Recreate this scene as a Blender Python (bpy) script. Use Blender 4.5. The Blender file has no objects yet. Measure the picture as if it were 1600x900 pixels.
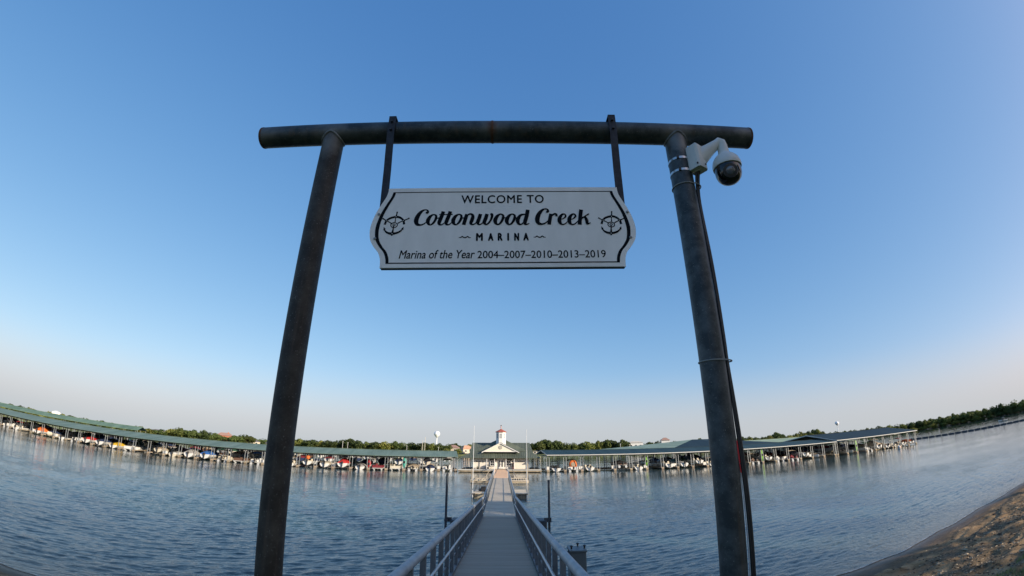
import bpy, math, random
from mathutils import Vector, Matrix, noise as mnoise

R = math.radians
PI = math.pi
rnd = random.Random(7)
SC = bpy.context.scene
COL = SC.collection
EYE = 5.5                                   # height of the lens above the lake

# ------------------------------------------------------------------ camera
cd = bpy.data.cameras.new('camera')
cam = bpy.data.objects.new('camera', cd)
COL.objects.link(cam)
SC.camera = cam
cd.type = 'PANO'
cd.panorama_type = 'FISHEYE_LENS_POLYNOMIAL'     # wide action-camera lens
cd.sensor_width, cd.sensor_height = 36.0, 20.25
cd.fisheye_fov = PI
cd.clip_start, cd.clip_end = 0.05, 9000.0
LF, L2, L3, L4 = 659.240, -.0858, -.1361, .0776
lm = 1600 / 36 / LF
cd.fisheye_polynomial_k0 = 0.0
cd.fisheye_polynomial_k1 = -lm
cd.fisheye_polynomial_k2 = -L2 * lm ** 2
cd.fisheye_polynomial_k3 = -L3 * lm ** 3
cd.fisheye_polynomial_k4 = -L4 * lm ** 4
P_, q_, k_ = R(20.672), math.sin(.0019), math.cos(.0019)
cx_ = Vector((k_, -q_ * math.sin(P_), q_ * math.cos(P_)))
cy_ = Vector((-q_, -k_ * math.sin(P_), k_ * math.cos(P_)))
cz_ = Vector((0, math.cos(P_), math.sin(P_)))
M_ = Matrix((cx_, cy_, -cz_)).transposed().to_4x4()
M_.translation = (0, 0, EYE)
cam.matrix_world = M_

# ------------------------------------------------------------------ sky, sun, exposure
SUN_AZ, SUN_EL = 122.0, 18.0                # azimuth clockwise from +Y (straight ahead)
w = bpy.data.worlds.new('World')
SC.world = w
w.use_nodes = True
nt = w.node_tree
sky = nt.nodes.new('ShaderNodeTexSky')
sky.sky_type = 'NISHITA'
sky.sun_disc = False
sky.sun_elevation, sky.sun_rotation = R(SUN_EL), R(SUN_AZ)
sky.air_density, sky.dust_density, sky.ozone_density = 0.8, 1.5, 8.0
# the camera's own colour response to the sky: a power and a gain for each channel
sp_ = nt.nodes.new('ShaderNodeSeparateColor')
cb_ = nt.nodes.new('ShaderNodeCombineColor')
nt.links.new(sky.outputs[0], sp_.inputs[0])
for ch, (pw, gn_) in enumerate(((1.10, 4.55), (.725, 1.40), (.442, .90))):
    a_ = nt.nodes.new('ShaderNodeMath'); a_.operation = 'MULTIPLY'; a_.inputs[1].default_value = .1
    c_ = nt.nodes.new('ShaderNodeMath'); c_.operation = 'POWER'; c_.inputs[1].default_value = pw
    d_ = nt.nodes.new('ShaderNodeMath'); d_.operation = 'MULTIPLY'; d_.inputs[1].default_value = gn_ * 10
    nt.links.new(sp_.outputs[ch], a_.inputs[0])
    nt.links.new(a_.outputs[0], c_.inputs[0])
    nt.links.new(c_.outputs[0], d_.inputs[0])
    e_ = nt.nodes.new('ShaderNodeMath'); e_.operation = 'SMOOTH_MIN'
    e_.inputs[1].default_value, e_.inputs[2].default_value = ((1.05, 1.05, 1.05)[ch] / 1.32 * 10, 1.5)
    nt.links.new(d_.outputs[0], e_.inputs[0])
    nt.links.new(e_.outputs[0], cb_.inputs[ch])
# pale dry haze hugging the horizon all the way round
tcw = nt.nodes.new('ShaderNodeTexCoord')
sx_ = nt.nodes.new('ShaderNodeSeparateXYZ')
nt.links.new(tcw.outputs['Generated'], sx_.inputs[0])
mr_ = nt.nodes.new('ShaderNodeMapRange')
mr_.interpolation_type = 'SMOOTHSTEP'
mr_.inputs['From Min'].default_value, mr_.inputs['From Max'].default_value = -.01, .165
mr_.inputs['To Min'].default_value, mr_.inputs['To Max'].default_value = .88, 0
nt.links.new(sx_.outputs['Z'], mr_.inputs['Value'])
mw_ = nt.nodes.new('ShaderNodeMix'); mw_.data_type = 'RGBA'
nt.links.new(mr_.outputs[0], mw_.inputs['Factor'])
nt.links.new(cb_.outputs[0], mw_.inputs[6])
mw_.inputs[7].default_value = (.585 / .132, .622 / .132, .632 / .132, 1)
nt.links.new(mw_.outputs[2], nt.nodes['Background'].inputs[0])
nt.nodes['Background'].inputs[1].default_value = 0.1
sd = bpy.data.lights.new('sun', 'SUN')
sd.energy, sd.angle, sd.color = 5.0, R(0.55), (1.0, .86, .68)
sun = bpy.data.objects.new('sun', sd)
COL.objects.link(sun)
sv = Vector((math.sin(R(SUN_AZ)) * math.cos(R(SUN_EL)), math.cos(R(SUN_AZ)) * math.cos(R(SUN_EL)), math.sin(R(SUN_EL))))
sun.rotation_euler = sv.to_track_quat('Z', 'Y').to_euler()
SC.view_settings.view_transform = 'Standard'
SC.view_settings.look = 'None'
SC.view_settings.exposure = 0.4
SC.view_settings.gamma = 1.0
SC.cycles.max_bounces = 6
SC.cycles.caustics_reflective = False
SC.cycles.caustics_refractive = False

# ------------------------------------------------------------------ materials
def mat(name, col, rough=.6, metal=0.0, noise=None, bump=None, spec=None, col2=None, scale=5.0, detail=6.0,
        stretch=(1, 1, 1), rnd_amt=0.0, contrast=(.35, .65), coat=0.0):
    m = bpy.data.materials.new(name)
    m.use_nodes = True
    n = m.node_tree.nodes
    l = m.node_tree.links
    b = n['Principled BSDF']
    b.inputs['Base Color'].default_value = (*col, 1)
    b.inputs['Roughness'].default_value = rough
    b.inputs['Metallic'].default_value = metal
    if spec is not None:
        b.inputs['Specular IOR Level'].default_value = spec
    if coat:
        b.inputs['Coat Weight'].default_value = coat
        b.inputs['Coat Roughness'].default_value = .15
    if col2 is not None or bump:
        tc = n.new('ShaderNodeTexCoord')
        mp = n.new('ShaderNodeMapping')
        mp.inputs['Scale'].default_value = stretch
        l.new(tc.outputs['Object'], mp.inputs['Vector'])
        nz = n.new('ShaderNodeTexNoise')
        nz.inputs['Scale'].default_value = scale
        nz.inputs['Detail'].default_value = detail
        nz.inputs['Roughness'].default_value = .62
        l.new(mp.outputs[0], nz.inputs['Vector'])
    out = None
    if col2 is not None:
        cr = n.new('ShaderNodeValToRGB')
        cr.color_ramp.elements[0].position, cr.color_ramp.elements[1].position = contrast
        cr.color_ramp.elements[0].color = (*col, 1)
        cr.color_ramp.elements[1].color = (*col2, 1)
        l.new(nz.outputs['Fac'], cr.inputs['Fac'])
        out = cr.outputs['Color']
        l.new(out, b.inputs['Base Color'])
    if rnd_amt:
        oi = n.new('ShaderNodeObjectInfo')
        h = n.new('ShaderNodeHueSaturation')
        mr = n.new('ShaderNodeMapRange')
        mr.inputs['To Min'].default_value, mr.inputs['To Max'].default_value = 1 - rnd_amt, 1 + rnd_amt
        l.new(oi.outputs['Random'], mr.inputs['Value'])
        l.new(mr.outputs[0], h.inputs['Value'])
        mr2 = n.new('ShaderNodeMapRange')
        mr2.inputs['To Min'].default_value, mr2.inputs['To Max'].default_value = .5 - rnd_amt * .07, .5 + rnd_amt * .05
        ml = n.new('ShaderNodeMath'); ml.operation = 'FRACT'
        mm = n.new('ShaderNodeMath'); mm.operation = 'MULTIPLY'; mm.inputs[1].default_value = 17.3
        l.new(oi.outputs['Random'], mm.inputs[0]); l.new(mm.outputs[0], ml.inputs[0]); l.new(ml.outputs[0], mr2.inputs['Value'])
        l.new(mr2.outputs[0], h.inputs['Hue'])
        if out is not None:
            l.new(out, h.inputs['Color'])
        else:
            h.inputs['Color'].default_value = (*col, 1)
        l.new(h.outputs[0], b.inputs['Base Color'])
    if bump:
        bp = n.new('ShaderNodeBump')
        bp.inputs['Strength'].default_value = bump[0]
        bp.inputs['Distance'].default_value = bump[1]
        l.new(nz.outputs['Fac'], bp.inputs['Height'])
        l.new(bp.outputs[0], b.inputs['Normal'])
    return m

M = {}
M['pipe'] = mat('weathered_galvanised_pipe', (.022, .032, .038), .5, .35, col2=(.085, .10, .107), scale=7.5, detail=12, contrast=(.40, .74), bump=(.35, .005))
M['pipe_l'] = mat('brown_weathered_pipe', (.020, .018, .015), .62, .2, col2=(.060, .056, .048), scale=7, detail=12, contrast=(.40, .76), bump=(.35, .005))
M['weld'] = mat('dull_weld_metal', (.12, .13, .13), .6, .4, col2=(.22, .23, .235), scale=14, bump=(.4, .004))
M['rust'] = mat('rust', (.06, .03, .018), .85, .0, col2=(.16, .065, .028), scale=9, detail=8)
M['strap'] = mat('black_strap_iron', (.012, .013, .018), .55, .3, col2=(.03, .032, .04), scale=20)
M['sign_white'] = mat('painted_sign_white', (.78, .765, .72), .45, 0, col2=(.88, .865, .82), scale=2.2, detail=9, contrast=(.3, .7), stretch=(2.2, 1, .7))
M['sign_dark'] = mat('sign_navy_black', (.003, .006, .010), .8, spec=.12)
M['sign_edge'] = mat('sign_edge_black', (.006, .008, .012), .55)
M['bolt'] = mat('zinc_bolt', (.25, .27, .27), .45, .7)
M['cam_white'] = mat('camera_offwhite_plastic', (.60, .61, .58), .4, 0, col2=(.68, .68, .65), scale=8)
M['cam_black'] = mat('camera_dark_dome', (.004, .004, .006), .08, 0, spec=.6)
M['cam_lens'] = mat('camera_lens_glass', (.10, .11, .14), .2, 0, spec=.8, coat=.6)
M['lens_ring'] = mat('camera_lens_ring', (.035, .035, .045), .35)
M['steel_band'] = mat('bright_steel_band', (.55, .56, .57), .3, .8)
M['tie'] = mat('grey_cable_tie', (.22, .23, .22), .6)
M['cable'] = mat('black_cable', (.008, .009, .012), .45)
M['wire'] = mat('pale_grey_wire', (.45, .45, .45), .5)
M['red_tape'] = mat('red_tape', (.75, .04, .05), .45)
M['alu'] = mat('weathered_aluminium_rail', (.23, .25, .265), .5, .35, col2=(.33, .35, .365), scale=4, detail=8, bump=(.2, .003))
M['alu_light'] = mat('polished_handrail', (.42, .44, .46), .38, .5, col2=(.5, .51, .53), scale=6)
M['alu_dark'] = mat('dull_aluminium_picket', (.10, .12, .14), .55, .3, col2=(.17, .19, .21), scale=3, rnd_amt=.12)
M['pile'] = mat('dark_steel_pile', (.03, .045, .06), .55, .3, col2=(.07, .085, .10), scale=3, stretch=(1, 1, .4))
M['box'] = mat('blue_grey_steel_box', (.10, .135, .15), .5, .1, col2=(.10, .13, .145), scale=4)
M['deck_tan'] = mat('tan_plank_deck', (.74, .44, .24), .75, 0, col2=(.84, .55, .33), scale=2.5, stretch=(.4, 4, 1), rnd_amt=.05)
M['dock_wood'] = mat('pale_dock_timber', (.20, .155, .105), .85, 0, col2=(.48, .39, .28), scale=1.1, rnd_amt=.15)
M['timber'] = mat('sun_bleached_timber', (.50, .42, .30), .85, 0, col2=(.66, .57, .43), scale=1.6, rnd_amt=.1)
M['float'] = mat('stained_float_block', (.05, .045, .035), .8, 0, col2=(.30, .27, .20), scale=1.6, contrast=(.42, .6))
M['pole_white'] = mat('white_flagpole', (.75, .76, .76), .4)
M['post'] = mat('dock_post_steel', (.26, .28, .29), .5, .2, col2=(.38, .40, .41), scale=2)
M['fascia'] = mat('pale_fascia', (.55, .55, .52), .55)
M['wall'] = mat('cream_siding', (.80, .75, .66), .7, 0, col2=(.84, .79, .70), scale=1.2)
M['trim'] = mat('white_trim', (.82, .80, .76), .5)
M['gable'] = mat('cream_gable_panel', (.80, .76, .62), .65)
M['win'] = mat('window_glass', (.03, .035, .04), .08, 0, spec=.7)
M['awning'] = mat('brown_green_awning', (.10, .085, .055), .7)
M['red_roof'] = mat('red_cupola_roof', (.36, .10, .065), .6)
M['dark'] = mat('dark_hardware', (.02, .02, .022), .5)
M['tank'] = mat('water_tower_white', (.85, .86, .87), .35)
M['brick'] = mat('red_brick_house', (.34, .12, .07), .85, 0, col2=(.42, .17, .10), scale=1.0)
M['plaster'] = mat('pale_house_wall', (.62, .55, .44), .8)
M['tile'] = mat('orange_tile_roof', (.50, .27, .16), .8, 0, col2=(.58, .35, .22), scale=.8)
M['pink_roof'] = mat('brown_pink_roof', (.36, .22, .17), .8)
M['grey_roof'] = mat('grey_shingle_roof', (.22, .20, .19), .8)
M['bark'] = mat('bark', (.09, .07, .05), .9, 0, col2=(.14, .11, .08), scale=3)
M['leaf'] = mat('tree_leaves', (.060, .090, .022), .65, 0, col2=(.13, .165, .045), scale=.35, detail=3, rnd_amt=.30, spec=.25)
M['leaf_y'] = mat('yellow_green_leaves', (.13, .165, .030), .65, 0, col2=(.23, .23, .065), scale=.35, detail=3, rnd_amt=.25, spec=.25)
M['leaf_d'] = mat('dark_green_leaves', (.038, .064, .020), .65, 0, col2=(.085, .115, .035), scale=.35, detail=3, rnd_amt=.25, spec=.25)


def leaf_translucent(m):
    n = m.node_tree.nodes
    l = m.node_tree.links
    b = n['Principled BSDF']
    o = n['Material Output']
    tr = n.new('ShaderNodeBsdfTranslucent')
    mx = n.new('ShaderNodeMixShader')
    mx.inputs[0].default_value = .25
    src = b.inputs['Base Color'].links[0].from_socket
    l.new(src, tr.inputs['Color'])
    l.new(b.outputs[0], mx.inputs[1])
    l.new(tr.outputs[0], mx.inputs[2])
    l.new(mx.outputs[0], o.inputs['Surface'])


for k in ('leaf', 'leaf_y', 'leaf_d'):
    leaf_translucent(M[k])


def roof_mat(name, c1, c2, pitch=.4, rough=.6):
    """Painted sheet metal: fine ribs every PITCH metres across the local x axis, faded patches."""
    m = mat(name, tuple(x * .86 for x in c1), rough, .0, col2=tuple(x * 1.1 for x in c2), scale=.5, detail=5, contrast=(.36, .66), spec=.22, stretch=(1, .08, 1))
    n = m.node_tree.nodes
    l = m.node_tree.links
    tc = n.new('ShaderNodeTexCoord')
    wv = n.new('ShaderNodeTexWave')
    wv.wave_type, wv.bands_direction = 'BANDS', 'X'
    wv.inputs['Scale'].default_value = 2 * PI / pitch / 20 * 1.0
    l.new(tc.outputs['Object'], wv.inputs['Vector'])
    bp = n.new('ShaderNodeBump')
    bp.inputs['Strength'].default_value = .35
    bp.inputs['Distance'].default_value = .03
    l.new(wv.outputs['Fac'], bp.inputs['Height'])
    l.new(bp.outputs[0], n['Principled BSDF'].inputs['Normal'])
    return m


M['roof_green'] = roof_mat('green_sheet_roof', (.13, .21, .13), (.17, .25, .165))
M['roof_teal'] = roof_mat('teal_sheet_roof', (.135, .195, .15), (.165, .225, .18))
M['roof_dark'] = roof_mat('shaded_sheet_roof', (.016, .040, .045), (.026, .052, .058))  # shade of the camera-facing slopes put into the colour
M['roof_darker'] = roof_mat('deep_shaded_sheet_roof', (.008, .020, .026), (.014, .028, .034))  # darker copy, still more of that slope shade in the colour
M['roof_light'] = roof_mat('sunlit_green_sheet_roof', (.26, .34, .23), (.31, .38, .27))  # sunlight on the left-facing slopes put into the colour
M['roof_house'] = roof_mat('dark_green_standing_seam', (.095, .112, .085), (.12, .138, .105), .4)

# ------------------------------------------------------------------ mesh builder
class MB:
    def __init__(s):
        s.v, s.f, s.m = [], [], []

    def add(s, v, f, m=0):
        o = len(s.v)
        s.v += [tuple(p) for p in v]
        s.f += [tuple(i + o for i in q) for q in f]
        s.m += [m] * len(f)
        return s

    def box(s, c, d, rz=0.0, m=0, mx=None):
        x, y, z = d[0] / 2, d[1] / 2, d[2] / 2
        v = [Vector((sx * x, sy * y, sz * z)) for sz in (-1, 1) for sy in (-1, 1) for sx in (-1, 1)]
        if mx is not None:
            v = [mx @ p for p in v]
        if rz:
            r = Matrix.Rotation(rz, 3, 'Z')
            v = [r @ p for p in v]
        c = Vector(c)
        v = [p + c for p in v]
        return s.add(v, [(0, 2, 3, 1), (4, 5, 7, 6), (0, 1, 5, 4), (2, 6, 7, 3), (0, 4, 6, 2), (1, 3, 7, 5)], m)

    def bevel_box(s, c, d, b, rz=0.0, m=0):
        """box whose four upright edges and top are chamfered by B"""
        x, y, z = d[0] / 2, d[1] / 2, d[2] / 2
        def ring(ix, zz):
            return [(-x + ix, -y + b, zz), (-x + b, -y + ix, zz), (x - b, -y + ix, zz), (x - ix, -y + b, zz), (x - ix, y - b, zz), (x - b, y - ix, zz), (-x + b, y - ix, zz), (-x + ix, y - b, zz)]
        rings = [ring(0, -z), ring(0, z - b), ring(b * .9, z)]
        r = Matrix.Rotation(rz, 3, 'Z')
        c = Vector(c)
        v = [r @ Vector(p) + c for q in rings for p in q]
        f = []
        for k in range(2):
            for i in range(8):
                j = (i + 1) % 8
                f.append((k * 8 + i, k * 8 + j, k * 8 + 8 + j, k * 8 + 8 + i))
        f.append(tuple(range(16, 24)))
        f.append(tuple(range(7, -1, -1)))
        return s.add(v, f, m)

    def tube(s, pts, r, n=10, cap=True, closed=False, m=0):
        pts = [Vector(p) for p in pts]
        k = len(pts)
        rs = r if isinstance(r, (list, tuple)) else [r] * k
        t0 = (pts[1] - pts[0]).normalized()
        up = Vector((0, 0, 1)) if abs(t0.z) < .9 else Vector((0, 1, 0))
        a = t0.cross(up).normalized()
        v = []
        for i, p in enumerate(pts):
            if closed:
                t = (pts[(i + 1) % k] - pts[i - 1]).normalized()
            else:
                t = (pts[min(i + 1, k - 1)] - pts[max(i - 1, 0)]).normalized()
            a = (a - t * a.dot(t)).normalized()
            b = t.cross(a)
            for j in range(n):
                g = 2 * PI * j / n
                v.append(p + (a * math.cos(g) + b * math.sin(g)) * rs[i])
        f = []
        for i in range(k if closed else k - 1):
            i2 = (i + 1) % k
            for j in range(n):
                j2 = (j + 1) % n
                f.append((i * n + j, i * n + j2, i2 * n + j2, i2 * n + j))
        if cap and not closed:
            f.append(tuple(range(n - 1, -1, -1)))
            f.append(tuple(range((k - 1) * n, k * n)))
        return s.add(v, f, m)

    def lathe(s, c, prof, n=16, mx=None, m=0):
        """profile of (radius, z) turned about z"""
        c = Vector(c)
        v = []
        for rr, zz in prof:
            for j in range(n):
                g = 2 * PI * j / n
                p = Vector((rr * math.cos(g), rr * math.sin(g), zz))
                v.append((mx @ p if mx is not None else p) + c)
        f = []
        for i in range(len(prof) - 1):
            for j in range(n):
                j2 = (j + 1) % n
                f.append((i * n + j, i * n + j2, (i + 1) * n + j2, (i + 1) * n + j))
        f.append(tuple(range(n - 1, -1, -1)))
        f.append(tuple(range((len(prof) - 1) * n, len(prof) * n)))
        return s.add(v, f, m)

    def prism(s, poly, d, m=0, off=(0, 0, 0)):
        """polygon of 3-D points pushed along D"""
        d = Vector(d)
        o = Vector(off)
        a = [Vector(p) + o for p in poly]
        n = len(a)
        v = a + [p + d for p in a]
        f = [tuple(range(n)), tuple(range(2 * n - 1, n - 1, -1))]
        for i in range(n):
            j = (i + 1) % n
            f.append((i, n + i, n + j, j))
        return s.add(v, f, m)

    def loft(s, rings, closed_ends=True, m=0):
        n = len(rings[0])
        v = [p for r_ in rings for p in r_]
        f = []
        for i in range(len(rings) - 1):
            for j in range(n):
                j2 = (j + 1) % n
                f.append((i * n + j, i * n + j2, (i + 1) * n + j2, (i + 1) * n + j))
        if closed_ends:
            f.append(tuple(range(n - 1, -1, -1)))
            f.append(tuple(range((len(rings) - 1) * n, len(rings) * n)))
        return s.add(v, f, m)

    def mesh(s, name, mats, smooth=None):
        me = bpy.data.meshes.new(name)
        me.from_pydata(s.v, [], s.f)
        for q in (mats if isinstance(mats, (list, tuple)) else [mats]):
            me.materials.append(q)
        if any(s.m):
            me.polygons.foreach_set('material_index', s.m)
        me.update()
        import bmesh
        bm = bmesh.new()
        bm.from_mesh(me)
        bmesh.ops.recalc_face_normals(bm, faces=bm.faces)
        bm.to_mesh(me)
        bm.free()
        if smooth:
            me.shade_smooth()
            me.set_sharp_from_angle(angle=R(smooth))
        return me

    def obj(s, name, mats, parent=None, loc=None, smooth=None):
        return link(name, s.mesh(name, mats, smooth), parent, loc)


STUFF_PARTS = {'bimini_frame', 'seats', 'fence_panel', 'outboard_motor', 'railing', 'siding', 'rivet_dots', 'leaves', 'seat', 'finger_pier', 'side_roof', 'rear_roof', 'front_roof'}


def link(name, me, parent=None, loc=None, rz=0.0, scale=None):
    o = bpy.data.objects.new(name, me)
    if name in STUFF_PARTS and parent is not None and me is not None and name in ('bimini_frame', 'seats', 'fence_panel', 'rivet_dots', 'outboard_motor', 'railing', 'siding'):
        o['kind'] = 'stuff'
    COL.objects.link(o)
    if loc is not None:
        o.location = loc
    if rz:
        o.rotation_euler = (0, 0, rz)
    if scale is not None:
        o.scale = scale if isinstance(scale, (tuple, list)) else (scale,) * 3
    if parent is not None:
        o.parent = parent
    return o


def thing(name, label, cat, loc=(0, 0, 0), rz=0.0, group=None):
    o = bpy.data.objects.new(name, None)
    COL.objects.link(o)
    o.location = loc
    o.rotation_euler = (0, 0, rz)
    o.empty_display_size = .2
    o['label'] = label
    o['category'] = cat
    if group:
        o['group'] = group
    return o


def tag(o, label, cat, group=None):
    o['label'] = label
    o['category'] = cat
    if group:
        o['group'] = group
    return o


def structure(o):
    o['kind'] = 'structure'
    return o


def copy_tree(o, parent=None):
    c = o.copy()
    COL.objects.link(c)
    if parent is not None:
        c.parent = parent
    for ch in list(o.children):
        copy_tree(ch, c)
    return c


ORD = ['zeroth', 'first', 'second', 'third', 'fourth', 'fifth', 'sixth', 'seventh', 'eighth', 'ninth', 'tenth', 'eleventh', 'twelfth', 'thirteenth',
       'fourteenth', 'fifteenth', 'sixteenth', 'seventeenth', 'eighteenth', 'nineteenth', 'twentieth', 'twenty-first', 'twenty-second', 'twenty-third',
       'twenty-fourth', 'twenty-fifth', 'twenty-sixth', 'twenty-seventh', 'twenty-eighth', 'twenty-ninth', 'thirtieth', 'thirty-first', 'thirty-second',
       'thirty-third', 'thirty-fourth']

# ------------------------------------------------------------------ ground of the near bank
SHORE = [(-400, -60), (-150, -20), (-60, 2), (-30, 8.3), (-17, 11.7), (-15.5, 12.25), (-8, 13.6), (0, 14.6), (8, 15.9), (12.7, 17.1), (16.6, 18.1), (22.3, 20.2),
         (28.4, 22.3), (36.4, 24.6), (60, 28), (110, 22), (200, -10), (400, -80)]


def shore_y(x):
    if x <= SHORE[0][0]:
        return SHORE[0][1]
    for (x0, y0), (x1, y1) in zip(SHORE, SHORE[1:]):
        if x <= x1:
            t = (x - x0) / (x1 - x0)
            t = t * t * (3 - 2 * t) * .35 + t * .65
            return y0 + (y1 - y0) * t
    return SHORE[-1][1]


PROFILE = [(-60, -4), (-12, -2.2), (-4, -.75), (0, 0), (1.5, .10), (4, .36), (6.5, .95), (9, 2.2), (12, 3.3), (16, 3.9), (25, 4.3), (60, 5), (400, 7)]
PROFILE_R = [(-60, -4), (-12, -2.2), (-4, -.75), (0, 0), (1.5, .16), (4, .46), (6.5, .80), (9, 1.25), (12, 1.9), (16, 2.8), (25, 4.0), (60, 5), (400, 7)]


def prof(d, P):
    for (a, za), (b, zb) in zip(P, P[1:]):
        if d <= b:
            t = max(0, (d - a) / (b - a))
            return za + (zb - za) * t
    return P[-1][1]


def ground_z(x, y):
    d = (shore_y(x) - y) * .95
    t = min(1, max(0, (x - 3) / 6))
    z = prof(d, PROFILE) * (1 - t) + prof(d, PROFILE_R) * t
    if d > .3:
        a = min(1, (d - .3) / 2)
        z += a * .05 * mnoise.fractal(Vector((x * .8, y * .8, 0)), 1.0, 2.0, 4)
        z += a * .10 * mnoise.noise(Vector((x * .23 + 5, y * .23, 0)))
        # trampled ridges of sand
        rdg = abs(mnoise.noise(Vector((x * .35 + y * .25, (y - x * .42) * 1.3, 3.1))))
        z += a * .11 * (1 - rdg * 3 if rdg < .33 else 0)
        z += a * .025 * mnoise.noise(Vector((x * 3.1, y * 3.1, 7)))
    return z


def axis(lo, hi, nlo, nhi, fine, grow=1.25):
    """coordinates fine between NLO and NHI, growing outward to LO and HI"""
    c = []
    x = nlo
    while x <= nhi:
        c.append(x)
        x += fine
    st = fine
    x = c[-1]
    while x < hi:
        st *= grow
        x += st
        c.append(min(x, hi))
    st = fine
    x = c[0]
    while x > lo:
        st *= grow
        x -= st
        c.insert(0, max(x, lo))
    return c


gx = axis(-395, 395, -19, 40, .19, 1.18)
gy = axis(-260, 60, 5, 26.5, .15, 1.18)
b = MB()
b.v = [(x, y, ground_z(x, y)) for y in gy for x in gx]
nx = len(gx)
b.f = [(j * nx + i, j * nx + i + 1, (j + 1) * nx + i + 1, (j + 1) * nx + i) for j in range(len(gy) - 1) for i in range(nx - 1)]
b.m = [0] * len(b.f)
m = bpy.data.materials.new('sandy_bank')
m.use_nodes = True
n, l = m.node_tree.nodes, m.node_tree.links
bs = n['Principled BSDF']
bs.inputs['Roughness'].default_value = .9
bs.inputs['Specular IOR Level'].default_value = .25
geo = n.new('ShaderNodeNewGeometry')
sep = n.new('ShaderNodeSeparateXYZ')
l.new(geo.outputs['Position'], sep.inputs[0])


def noise_node(n, l, src, scale, detail=6, rough=.6, stretch=None, rot=0.0):
    nz = n.new('ShaderNodeTexNoise')
    nz.inputs['Scale'].default_value = scale
    nz.inputs['Detail'].default_value = detail
    nz.inputs['Roughness'].default_value = rough
    if stretch or rot:
        mp = n.new('ShaderNodeMapping')
        mp.vector_type = 'POINT'
        mp.inputs['Rotation'].default_value = (0, 0, rot)
        m2 = n.new('ShaderNodeMapping')
        m2.inputs['Scale'].default_value = stretch or (1, 1, 1)
        l.new(src, mp.inputs[0])
        l.new(mp.outputs[0], m2.inputs[0])
        l.new(m2.outputs[0], nz.inputs['Vector'])
    else:
        l.new(src, nz.inputs['Vector'])
    return nz.outputs['Fac']


def ramp(n, l, src, stops):
    cr = n.new('ShaderNodeValToRGB')
    e = cr.color_ramp.elements
    while len(e) < len(stops):
        e.new(.5)
    for q, (p, c) in zip(e, stops):
        q.position = p
        q.color = (*c, 1) if len(c) == 3 else c
    l.new(src, cr.inputs['Fac'])
    return cr.outputs['Color']


def mixc(n, l, fac, a, c, mode='MIX'):
    mx = n.new('ShaderNodeMix')
    mx.data_type = 'RGBA'
    mx.blend_type = mode
    for inp, v in ((mx.inputs['Factor'], fac), (mx.inputs[6], a), (mx.inputs[7], c)):
        if isinstance(v, (int, float)):
            inp.default_value = v
        elif isinstance(v, tuple):
            inp.default_value = (*v, 1)
        else:
            l.new(v, inp)
    return mx.outputs[2]


P = geo.outputs['Position']
sand = ramp(n, l, noise_node(n, l, P, 1.3, 9), [(.32, (.23, .135, .060)), (.52, (.40, .25, .12)), (.72, (.56, .37, .20))])
grit = ramp(n, l, noise_node(n, l, P, 22, 6, .75), [(.42, (.5, .5, .5)), (.62, (1, 1, 1))])
sand = mixc(n, l, .75, sand, grit, 'MULTIPLY')
soil = ramp(n, l, noise_node(n, l, P, 9, 8), [(.35, (.085, .060, .034)), (.65, (.22, .155, .088))])
patch = ramp(n, l, noise_node(n, l, P, .45, 5, .6, (1, 2.2, 1), R(-28)), [(.44, (0, 0, 0)), (.54, (1, 1, 1))])
sand = mixc(n, l, patch, sand, soil)
# wet strip by the water
wet = n.new('ShaderNodeMapRange')
wet.inputs['From Min'].default_value, wet.inputs['From Max'].default_value = .05, .22
l.new(sep.outputs['Z'], wet.inputs['Value'])
sand = mixc(n, l, wet.outputs[0], (.085, .055, .032), sand)
grass = ramp(n, l, noise_node(n, l, P, 5, 7), [(.35, (.05, .08, .02)), (.65, (.17, .19, .055))])
gz = n.new('ShaderNodeMapRange')
gz.inputs['From Min'].default_value, gz.inputs['From Max'].default_value = 1.0, 1.7
l.new(sep.outputs['Z'], gz.inputs['Value'])
gn = n.new('ShaderNodeMath'); gn.operation = 'MULTIPLY_ADD'
l.new(noise_node(n, l, P, .9, 6), gn.inputs[0]); gn.inputs[1].default_value = 2.4; gn.inputs[2].default_value = -1.5
ga = n.new('ShaderNodeMath'); ga.operation = 'ADD'; ga.use_clamp = True
l.new(gz.outputs[0], ga.inputs[0]); l.new(gn.outputs[0], ga.inputs[1])
l.new(mixc(n, l, ga.outputs[0], sand, grass), bs.inputs['Base Color'])
rr = n.new('ShaderNodeMapRange')
rr.inputs['From Min'].default_value, rr.inputs['From Max'].default_value = .02, .18
rr.inputs['To Min'].default_value, rr.inputs['To Max'].default_value = .3, .92
l.new(sep.outputs['Z'], rr.inputs['Value'])
l.new(rr.outputs[0], bs.inputs['Roughness'])
bp = n.new('ShaderNodeBump')
bp.inputs['Strength'].default_value = .8
bp.inputs['Distance'].default_value = .05
l.new(noise_node(n, l, P, 7, 9, .7), bp.inputs['Height'])
l.new(bp.outputs[0], bs.inputs['Normal'])
structure(b.obj('ground', m, smooth=60))

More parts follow.
